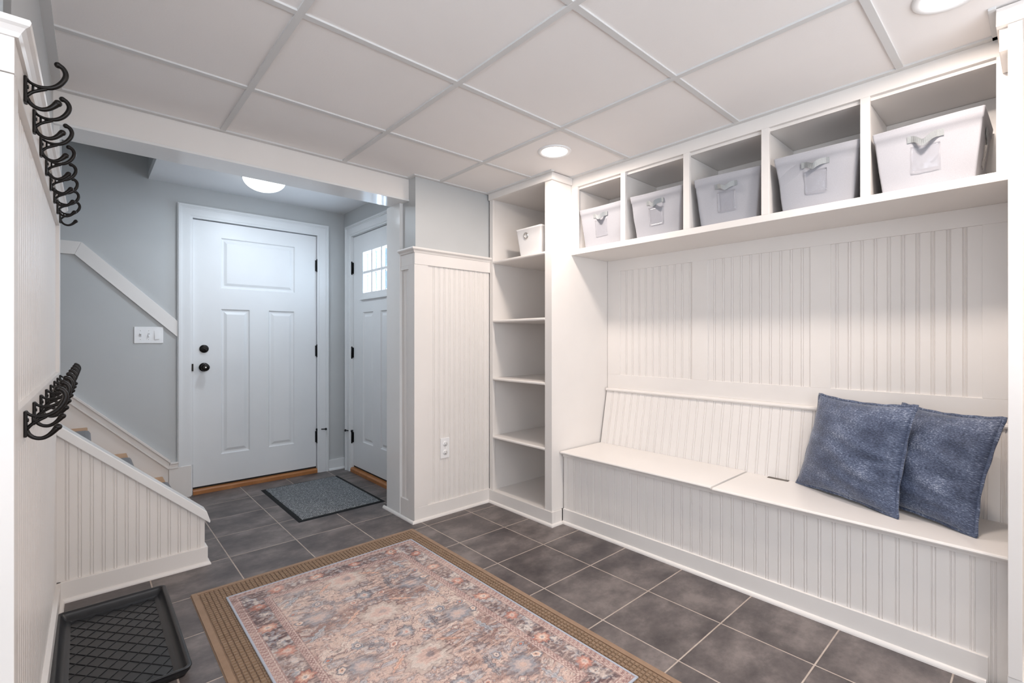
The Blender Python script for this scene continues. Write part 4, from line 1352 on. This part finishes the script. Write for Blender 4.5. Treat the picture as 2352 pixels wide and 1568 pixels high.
for i in range(nx):
    for j in range(ny):
        cx_, cy_ = ix0+(i+0.5)*px+rr.uniform(-.0006, .0006), iy0+(j+0.5)*py+rr.uniform(-.0006, .0006)
        if 0.50 < cx_ < 1.36 and 0.94 < cy_ < 2.39: continue
        h = 0.0086+rr.uniform(-.0006, .0004)
        if cx_ > 0.465 and cx_ < 1.395 and cy_ > 0.912 and cy_ < 2.43: h = min(h, 0.0060)
        a = px*0.44; b = py*0.41; a2 = a*0.80; b2 = b*0.70
        mb._add([(cx_-a, cy_-b, 0.0028), (cx_+a, cy_-b, 0.0028), (cx_+a, cy_+b, 0.0028), (cx_-a, cy_+b, 0.0028), (cx_-a2, cy_-b2, h), (cx_+a2, cy_-b2, h), (cx_+a2, cy_+b2, h), (cx_-a2, cy_+b2, h)],
                [(4, 5, 6, 7), (0, 1, 5, 4), (1, 2, 6, 5), (2, 3, 7, 6), (3, 0, 4, 7)])
mb.build('waffle_field', TANF, parent=t, fix=False)

# grey door mat
t = thing('door_mat', (1.30, 3.57, 0), 'grey ribbed door mat with black rubber edge in front of the entry doors', 'door mat', rz=0.0)
mb = MB(); tapered_slab(mb, 1.004, 1.593, 3.134, 4.005, 0.0, 0.0045, 0.012)
mb.build('rubber_border', RUBBER, parent=t)
mb = MB(); tapered_slab(mb, 1.032, 1.565, 3.162, 3.977, 0.004, 0.0085, 0.003)
mb.build('carpet_field', RIBG, parent=t)

# ---- patterned rug
def build_rug():
    x0, x1, y0, y1 = 0.469, 1.388, 0.916, 2.421
    step = 0.0022
    nx = int((x1-x0)/step); ny = int((y1-y0)/step)
    gx_ = np.linspace(0, x1-x0, nx); gy_ = np.linspace(0, y1-y0, ny)
    X, Y = np.meshgrid(gx_, gy_, indexing='ij')
    W_, H_ = x1-x0, y1-y0
    def vnoise(x, y, sc, seed):
        r = np.random.default_rng(seed)
        tab = r.random((256, 256))
        xs, ys = x*sc+1000, y*sc+1000
        xi, yi = np.floor(xs).astype(int), np.floor(ys).astype(int)
        fx_, fy_ = xs-xi, ys-yi
        fx_ = fx_*fx_*(3-2*fx_); fy_ = fy_*fy_*(3-2*fy_)
        a = tab[xi % 256, yi % 256]; b = tab[(xi+1) % 256, yi % 256]; c = tab[xi % 256, (yi+1) % 256]; d_ = tab[(xi+1) % 256, (yi+1) % 256]
        return (a*(1-fx_)+b*fx_)*(1-fy_)+(c*(1-fx_)+d_*fx_)*fy_
    def fbm(x, y, sc, seed, oc=4, g=0.5):
        t_ = 0; am = 1; s_ = 0
        for k in range(oc):
            t_ = t_+am*vnoise(x, y, sc*2**k, seed+k); s_ += am; am *= g
        return t_/s_
    def sm(a, b, x): 
        q = np.clip((x-a)/(b-a), 0, 1); return q*q*(3-2*q)
    col = np.zeros((nx, ny, 3))
    def c3(*a): return (np.array(a)/255.0)**2.2
    cream = c3(226, 206, 190); blush = c3(208, 170, 156); rose = c3(176, 132, 126); umber = c3(122, 94, 88); mauve = c3(104, 74, 78)
    slate = c3(112, 122, 134); ice = c3(172, 184, 194); rust = c3(214, 118, 84); ink = c3(74, 66, 78); ivory = c3(236, 224, 210); peach = c3(232, 184, 154); tan = c3(176, 146, 122)
    # distances in real metres
    mx = np.minimum(X, W_-X); my = np.minimum(Y, H_-Y); dE = np.minimum(mx, my)
    along = np.where(mx < my, Y, X)
    # ---- field: mirror-symmetric arabesque built from contours of warped noise
    sx = np.abs(X-W_/2); sy = np.abs(((Y/0.75) % 1.0)-0.5)*0.75
    wx = fbm(sx, sy, 9, 31, 3)-0.5; wy = fbm(sx, sy, 9, 57, 3)-0.5
    ux, uy = sx+0.10*wx, sy+0.10*wy
    n1 = fbm(ux, uy*1.5, 17, 5, 4, 0.55)
    n2 = fbm(ux*1.0, uy*1.7, 33, 77, 3, 0.55)
    n3 = fbm(ux, uy*1.6, 60, 99, 2)
    abr = fbm(X*0.7, Y*2.2, 3.2, 200, 4, 0.6)         # woven colour drift across the width
    ab = sm(0.42, 0.57, abr)[..., None]
    base = cream*0.55+blush*0.45
    fieldc = (cream*0.4+blush*0.6)*(1-ab)+(umber*0.72+rose*0.28)*ab
    hot = sm(0.50, 0.7, fbm(X, Y, 4.0, 300, 3))[..., None]
    fieldc = fieldc*(1-hot*0.6)+cream*hot*0.6
    def put(mask, c, k=1.0):
        nonlocal col
        m = (mask*k)[..., None]
        col = col*(1-m)+c*m
    col[:] = fieldc
    def band(n, lo, hi, soft=0.006): return sm(lo-soft, lo+soft, n)*(1-sm(hi-soft, hi+soft, n))
    put(band(n1, 0.60, 0.66), slate, 0.6)
    put(band(n1, 0.66, 0.80), ice, 0.6)
    put(band(n1, 0.33, 0.38), rose, 0.6)
    put(band(n1, 0.20, 0.33), ivory, 0.6)
    put(band(n2, 0.62, 0.67), umber, 0.6)
    put(band(n2, 0.67, 0.85), ice, 0.5)
    put(band(n2, 0.26, 0.33), mauve, 0.6)
    put(band(n3, 0.68, 0.9), ink, 0.5)
    put(band(n3, 0.10, 0.28), ivory, 0.5)
    for n, lv_ in ((n1, (0.36, 0.565, 0.64, 0.46)), (n2, (0.31, 0.62, 0.68, 0.45, 0.53))):
        for i, q in enumerate(lv_):
            put(np.exp(-((n-q)/0.0055)**2), ink if i % 2 == 0 else peach*0.8, 0.75)
    # ---- drawn motifs
    def flower(cx, cy, r_, petals, c_out, c_mid, c_in, c_core, ph=0, sqx=1.0, k=0.9, jag=0.12):
        dx, dy = (X-cx)/sqx+0.05*wx, Y-cy+0.05*wy
        m = (np.abs(dx) < r_*1.5) & (np.abs(dy) < r_*1.5)
        if not m.any(): return
        rr_ = np.hypot(dx, dy)/r_; th = np.arctan2(dy, dx)+ph
        edge = 1+jag*np.cos(petals*th)+0.05*np.cos((petals*3)*th)
        q = rr_/edge
        for lim, cc in ((1.08, ink), (1.0, c_out), (0.80, ink*0.5+c_out*0.5), (0.75, c_mid), (0.50, rust*0.4+c_mid*0.6), (0.44, c_in), (0.20, c_core)):
            put(1-sm(lim-0.03, lim+0.03, q), cc, k)
    def diamond(cx, cy, r_, c_a, c_b, k=0.9):
        q = (np.abs(X-cx)/1.25+np.abs(Y-cy))/r_
        for lim, cc in ((1.05, ink), (0.85, c_a), (0.55, ink), (0.42, c_b)):
            put(1-sm(lim-0.05, lim+0.05, q), cc, k)
    def leaf(cx, cy, L1, w1, ang, c_a, c_b, k=0.85):
        ca, sa = math.cos(ang), math.sin(ang)
        p = ((X-cx)*ca+(Y-cy)*sa)/L1; q = (-(X-cx)*sa+(Y-cy)*ca)/w1
        wv = np.sqrt(np.clip(1-p*p, 0, 1))*(0.75+0.25*np.cos(14*p))
        d_ = np.abs(q)-wv
        ok = np.abs(p) < 1
        put(ok*(1-sm(-0.02, 0.16, d_)), ink, k*0.7)
        put(ok*(1-sm(-0.16, -0.06, d_)), c_a, k)
        put(ok*(np.exp(-(q/0.10)**2)), c_b, k)
        put(ok*(np.exp(-((np.abs(q)-0.5*wv)/0.09)**2)*(0.5+0.5*np.cos(34*p))), ivory, k*0.6)
    cxr = W_/2
    for cy in (0.19, 0.56, 0.93, 1.30):
        flower(cxr, cy, 0.082 if cy not in (0.56, 0.93) else 0.074, 9, cream, ivory, blush, slate, 0.2, 1.2, 0.6)
        flower(cxr, cy+0.185, 0.036, 7, slate, ice, ivory, rust, 0.5, 1.0, 0.6)
    for sg in (-1, 1):
        for j, cy in enumerate((0.30, 0.69, 1.07, 1.38)):
            flower(cxr+sg*0.215, cy+0.02*sg*(j % 2), 0.058, 8, slate, ice, cream, peach, 0.3*j, 1.1, 0.42)
            leaf(cxr+sg*0.130, cy+0.075, 0.060, 0.017, 1.9-sg*0.5, slate, mauve)
            leaf(cxr+sg*0.255, cy-0.105, 0.055, 0.015, 1.2+sg*0.5, ice, slate)
            leaf(cxr+sg*0.105, cy-0.085, 0.050, 0.013, 1.57+sg*0.9, peach, rust)
            diamond(cxr+sg*0.165, cy-0.045, 0.019, blush, ivory)
            diamond(cxr+sg*0.285, cy+0.095, 0.016, ice, rust)
            flower(cxr+sg*0.065, cy+0.015, 0.019, 6, rose, ivory, rust, ink, 0.1)
            flower(cxr+sg*0.180, cy+0.100, 0.022, 6, ice, slate, ivory, ink, 0.9)
            flower(cxr+sg*0.285, cy+0.005, 0.018, 5, slate, ivory, peach, ink, 0.3)
    # ---- borders drawn over the field
    g1, b0, b1, g2 = 0.036, 0.040, 0.118, 0.146
    inB = 1-sm(g2-0.0015, g2+0.0015, dE)
    put(inB, blush*0.45+rose*0.55)
    inner = band(dE, b1+0.004, g2-0.004, 0.001)
    put(inner, rose*0.55+mauve*0.45)
    tick = (np.cos(along*2*math.pi/0.017)*np.cos((dE-b1)*2*math.pi/0.014+np.sin(along*90)) > 0.15).astype(float)
    put(inner*tick, ivory*0.5+blush*0.5, 0.75)
    outer = band(dE, 0.008, g1, 0.001)
    tick2 = (np.cos(along*2*math.pi/0.020+2*np.sin(dE*260))*np.cos((dE)*2*math.pi/0.013) > 0.1).astype(float)
    put(outer, rose*0.7+mauve*0.3); put(outer*tick2, cream, 0.6)
    main = band(dE, b0, b1, 0.001)
    bn1 = fbm(X+0.05*wx, Y+0.05*wy, 24, 400, 3); bn2 = fbm(X, Y, 55, 430, 3)
    abm = sm(0.35, 0.65, fbm(X, Y, 5, 450, 3))[..., None]
    mc = mauve*0.85*(1-abm)+(slate*0.2+umber*0.8)*abm
    m_ = main[..., None]; col = col*(1-m_)+mc*m_
    bn3 = fbm(X+0.02*wx, Y*1.4, 95, 460, 2)
    put(main*band(bn1, 0.57, 0.85), slate*0.6+ice*0.4, 0.7)
    put(main*band(bn1, 0.65, 0.9), ivory, 0.7)
    put(main*band(bn2, 0.60, 0.9), ink, 0.6)
    put(main*band(bn2, 0.15, 0.36), ice, 0.5)
    put(main*band(bn3, 0.62, 0.95), ivory*0.7+rose*0.3, 0.5)
    put(main*band(bn3, 0.05, 0.34), mauve*0.7, 0.6)
    for e in (g1+0.002, b1+0.002, g2):
        put(np.exp(-((dE-e)/0.0014)**2), mauve, 0.6)
    for e in (g1-0.003, g2-0.005):
        put(np.exp(-((dE-e)/0.0012)**2), ivory, 0.55)
    bc = (b0+b1)/2
    nyf = 7; nxf = 4
    def bflower(cx, cy, i):
        flower(cx, cy, 0.029, 8, rust*0.7+rose*0.3, peach if i % 2 else rust*0.8+peach*0.2, ivory, slate, 0.3*i, 1.1, 0.55+0.2*(i % 2), 0.14)
    for i in range(nyf):
        cy = bc+(H_-2*bc)*(i+0.5)/nyf
        bflower(bc, cy, i); bflower(W_-bc, cy, i)
    for i in range(nxf):
        cx = bc+(W_-2*bc)*(i+0.5)/nxf
        bflower(cx, bc, i); bflower(cx, H_-bc, i)
    # ---- worn, streaky fading of the print
    fade = fbm(X*3.2, Y*16, 9, 500, 3, 0.6)
    big = fbm(X, Y, 3.5, 520, 4)
    k = 0.03+np.clip((fade-0.45)*3.4, 0, 1)*0.40+np.clip((big-0.5)*2.6, 0, 1)*0.30
    col = col*(1-k[..., None])+(cream*0.6+blush*0.4)*k[..., None]
    k2 = np.clip((0.52-fade)*3.6, 0, 1)*0.68*np.clip((0.60-big)*6, 0, 1)
    col = col*(1-k2[..., None])+umber*k2[..., None]
    gr = vnoise(X*1.0, Y*1.0, 330, 600)
    st_ = fbm(X*60, Y*260, 1.0, 640, 3, 0.6)
    col = col*(0.78+0.24*gr[..., None]+0.22*st_[..., None])
    lum = col.mean(-1, keepdims=True)
    col = (lum*0.12+col*0.88)*np.array([0.93, 0.915, 0.93])
    col = np.clip(col, 0, 1)
    # geometry
    zt = 0.0105
    dz = 0.0006*np.sin(X*9+1)+0.0005*np.sin(Y*7)
    ez = np.clip(dE/0.006, 0, 1)
    co = np.stack([X-(W_/2), Y-(H_/2), zt+dz-0.0015*(1-ez)], -1).reshape(-1, 3)
    idx = np.arange(nx*ny).reshape(nx, ny)
    q = np.stack([idx[:-1, :-1], idx[1:, :-1], idx[1:, 1:], idx[:-1, 1:]], -1).reshape(-1, 4)
    me = bpy.data.meshes.new('printed_pile')
    me.vertices.add(len(co)); me.vertices.foreach_set('co', co.ravel())
    me.loops.add(q.size); me.loops.foreach_set('vertex_index', q.ravel())
    me.polygons.add(len(q)); me.polygons.foreach_set('loop_start', np.arange(0, q.size, 4))
    me.polygons.foreach_set('use_smooth', np.ones(len(q), bool))
    me.update(calc_edges=True)
    at = me.color_attributes.new('weave', 'FLOAT_COLOR', 'POINT')
    rgba = np.concatenate([col.reshape(-1, 3), np.ones((len(co), 1))], 1)
    at.data.foreach_set('color', rgba.ravel())
    me.materials.append(RUGM)
    t = thing('area_rug', ((x0+x1)/2, (y0+y1)/2, 0), 'faded floral oriental-style rug in blush, plum and slate with a pale blue edge', 'rug')
    o = bpy.data.objects.new('printed_pile', me); C.objects.link(o); o.parent = t
    mb = MB()
    e = 0.0065
    for a, b, c, d_ in ((x0-0.002, x0+e, y0-0.002, y1+0.002), (x1-e, x1+0.002, y0-0.002, y1+0.002), (x0+e, x1-e, y0-0.002, y0+e), (x0+e, x1-e, y1-e, y1+0.002)):
        mb.box(a, b, c, d_, 0.0064, 0.0120)
    mb.build('binding', RUGEDGE, parent=t, bevel=0.002, label='pale blue bound edge')
    mb = MB(); mb.box(x0+0.003, x1-0.003, y0+0.003, y1-0.003, 0.0062, 0.0085)
    mb.build('backing', RUGEDGE, parent=t)
build_rug()

# ================================================================== BOOT TRAY
t = thing('boot_tray', (0.09, 2.33, 0), 'black plastic boot tray with a diamond grid floor beside the left wall', 'boot tray')
bx0, bx1, by0, by1, hz = -0.082, 0.279, 1.95, 2.690, 0.034
TRAYM = paint('black_tray_plastic', (0.016, 0.017, 0.019), 0.30, bs=0.2, bscale=300)
rings = [  # inset, z ; outside up, rim, inside down
    (0.018, 0.0), (0.004, 0.022), (0.004, hz-0.002), (0.0, hz-0.001), (0.001, hz+0.001), (0.004, hz+0.002), (0.010, hz+0.0015), (0.014, hz-0.001), (0.016, hz-0.006), (0.030, 0.009), (0.034, 0.0075), (0.045, 0.0075), (0.047, 0.0045)]
vs = []
for ins, z in rings:
    pts = ring_rect(by1-by0-2*ins, bx1-bx0-2*ins, max(0.022-ins*0.5, 0.004), 6, 4, 4)
    n = len(pts)
    vs += [(x+(bx0+bx1)/2, y+(by0+by1)/2, z) for x, y in pts]
fs = []
for i in range(len(rings)-1):
    for k in range(n): fs.append((i*n+k, i*n+(k+1) % n, (i+1)*n+(k+1) % n, (i+1)*n+k))
fs.append(tuple(range(n))[::-1]); fs.append(tuple((len(rings)-1)*n+k for k in range(n)))
mb = MB(); mb._add(vs, fs, True)
o = mb.build('tray_pan', TRAYM, parent=t)
for p in o.data.polygons:
    if len(p.vertices) > 8: p.use_smooth = False
# raised diamond ribs
mb = MB()
rx0, rx1, ry0, ry1 = bx0+0.047, bx1-0.047, by0+0.047, by1-0.047
def clip(a, b):
    (xa, ya), (xb, yb) = a, b
    t0, t1 = 0.0, 1.0; dx, dy = xb-xa, yb-ya
    for p_, q_ in ((-dx, xa-rx0), (dx, rx1-xa), (-dy, ya-ry0), (dy, ry1-ya)):
        if abs(p_) < 1e-9:
            if q_ < 0: return None
        else:
            r_ = q_/p_
            if p_ < 0: t0 = max(t0, r_)
            else: t1 = min(t1, r_)
    if t0 >= t1-0.004: return None
    return (xa+dx*t0, ya+dy*t0), (xa+dx*t1, ya+dy*t1)
for ang in (R(50.8), R(-51.4)):
    d_ = Vector((math.cos(ang), math.sin(ang))); nrm = Vector((-d_.y, d_.x))
    for k in range(-20, 21):
        c = Vector((-0.047, 2.397))+nrm*(0.0443*k)
        seg = clip(tuple(c-d_*2), tuple(c+d_*2))
        if not seg: continue
        a, b = map(Vector, seg)
        w = nrm*0.0019
        mb.prism([(a.x-w.x, a.y-w.y, 0.0042), (a.x+w.x, a.y+w.y, 0.0042), (a.x+w.x*.4, a.y+w.y*.4, 0.0072), (a.x-w.x*.4, a.y-w.y*.4, 0.0072)], (b.x-a.x, b.y-a.y, 0))
mb.build('diamond_ribs', TRAYM, parent=t)
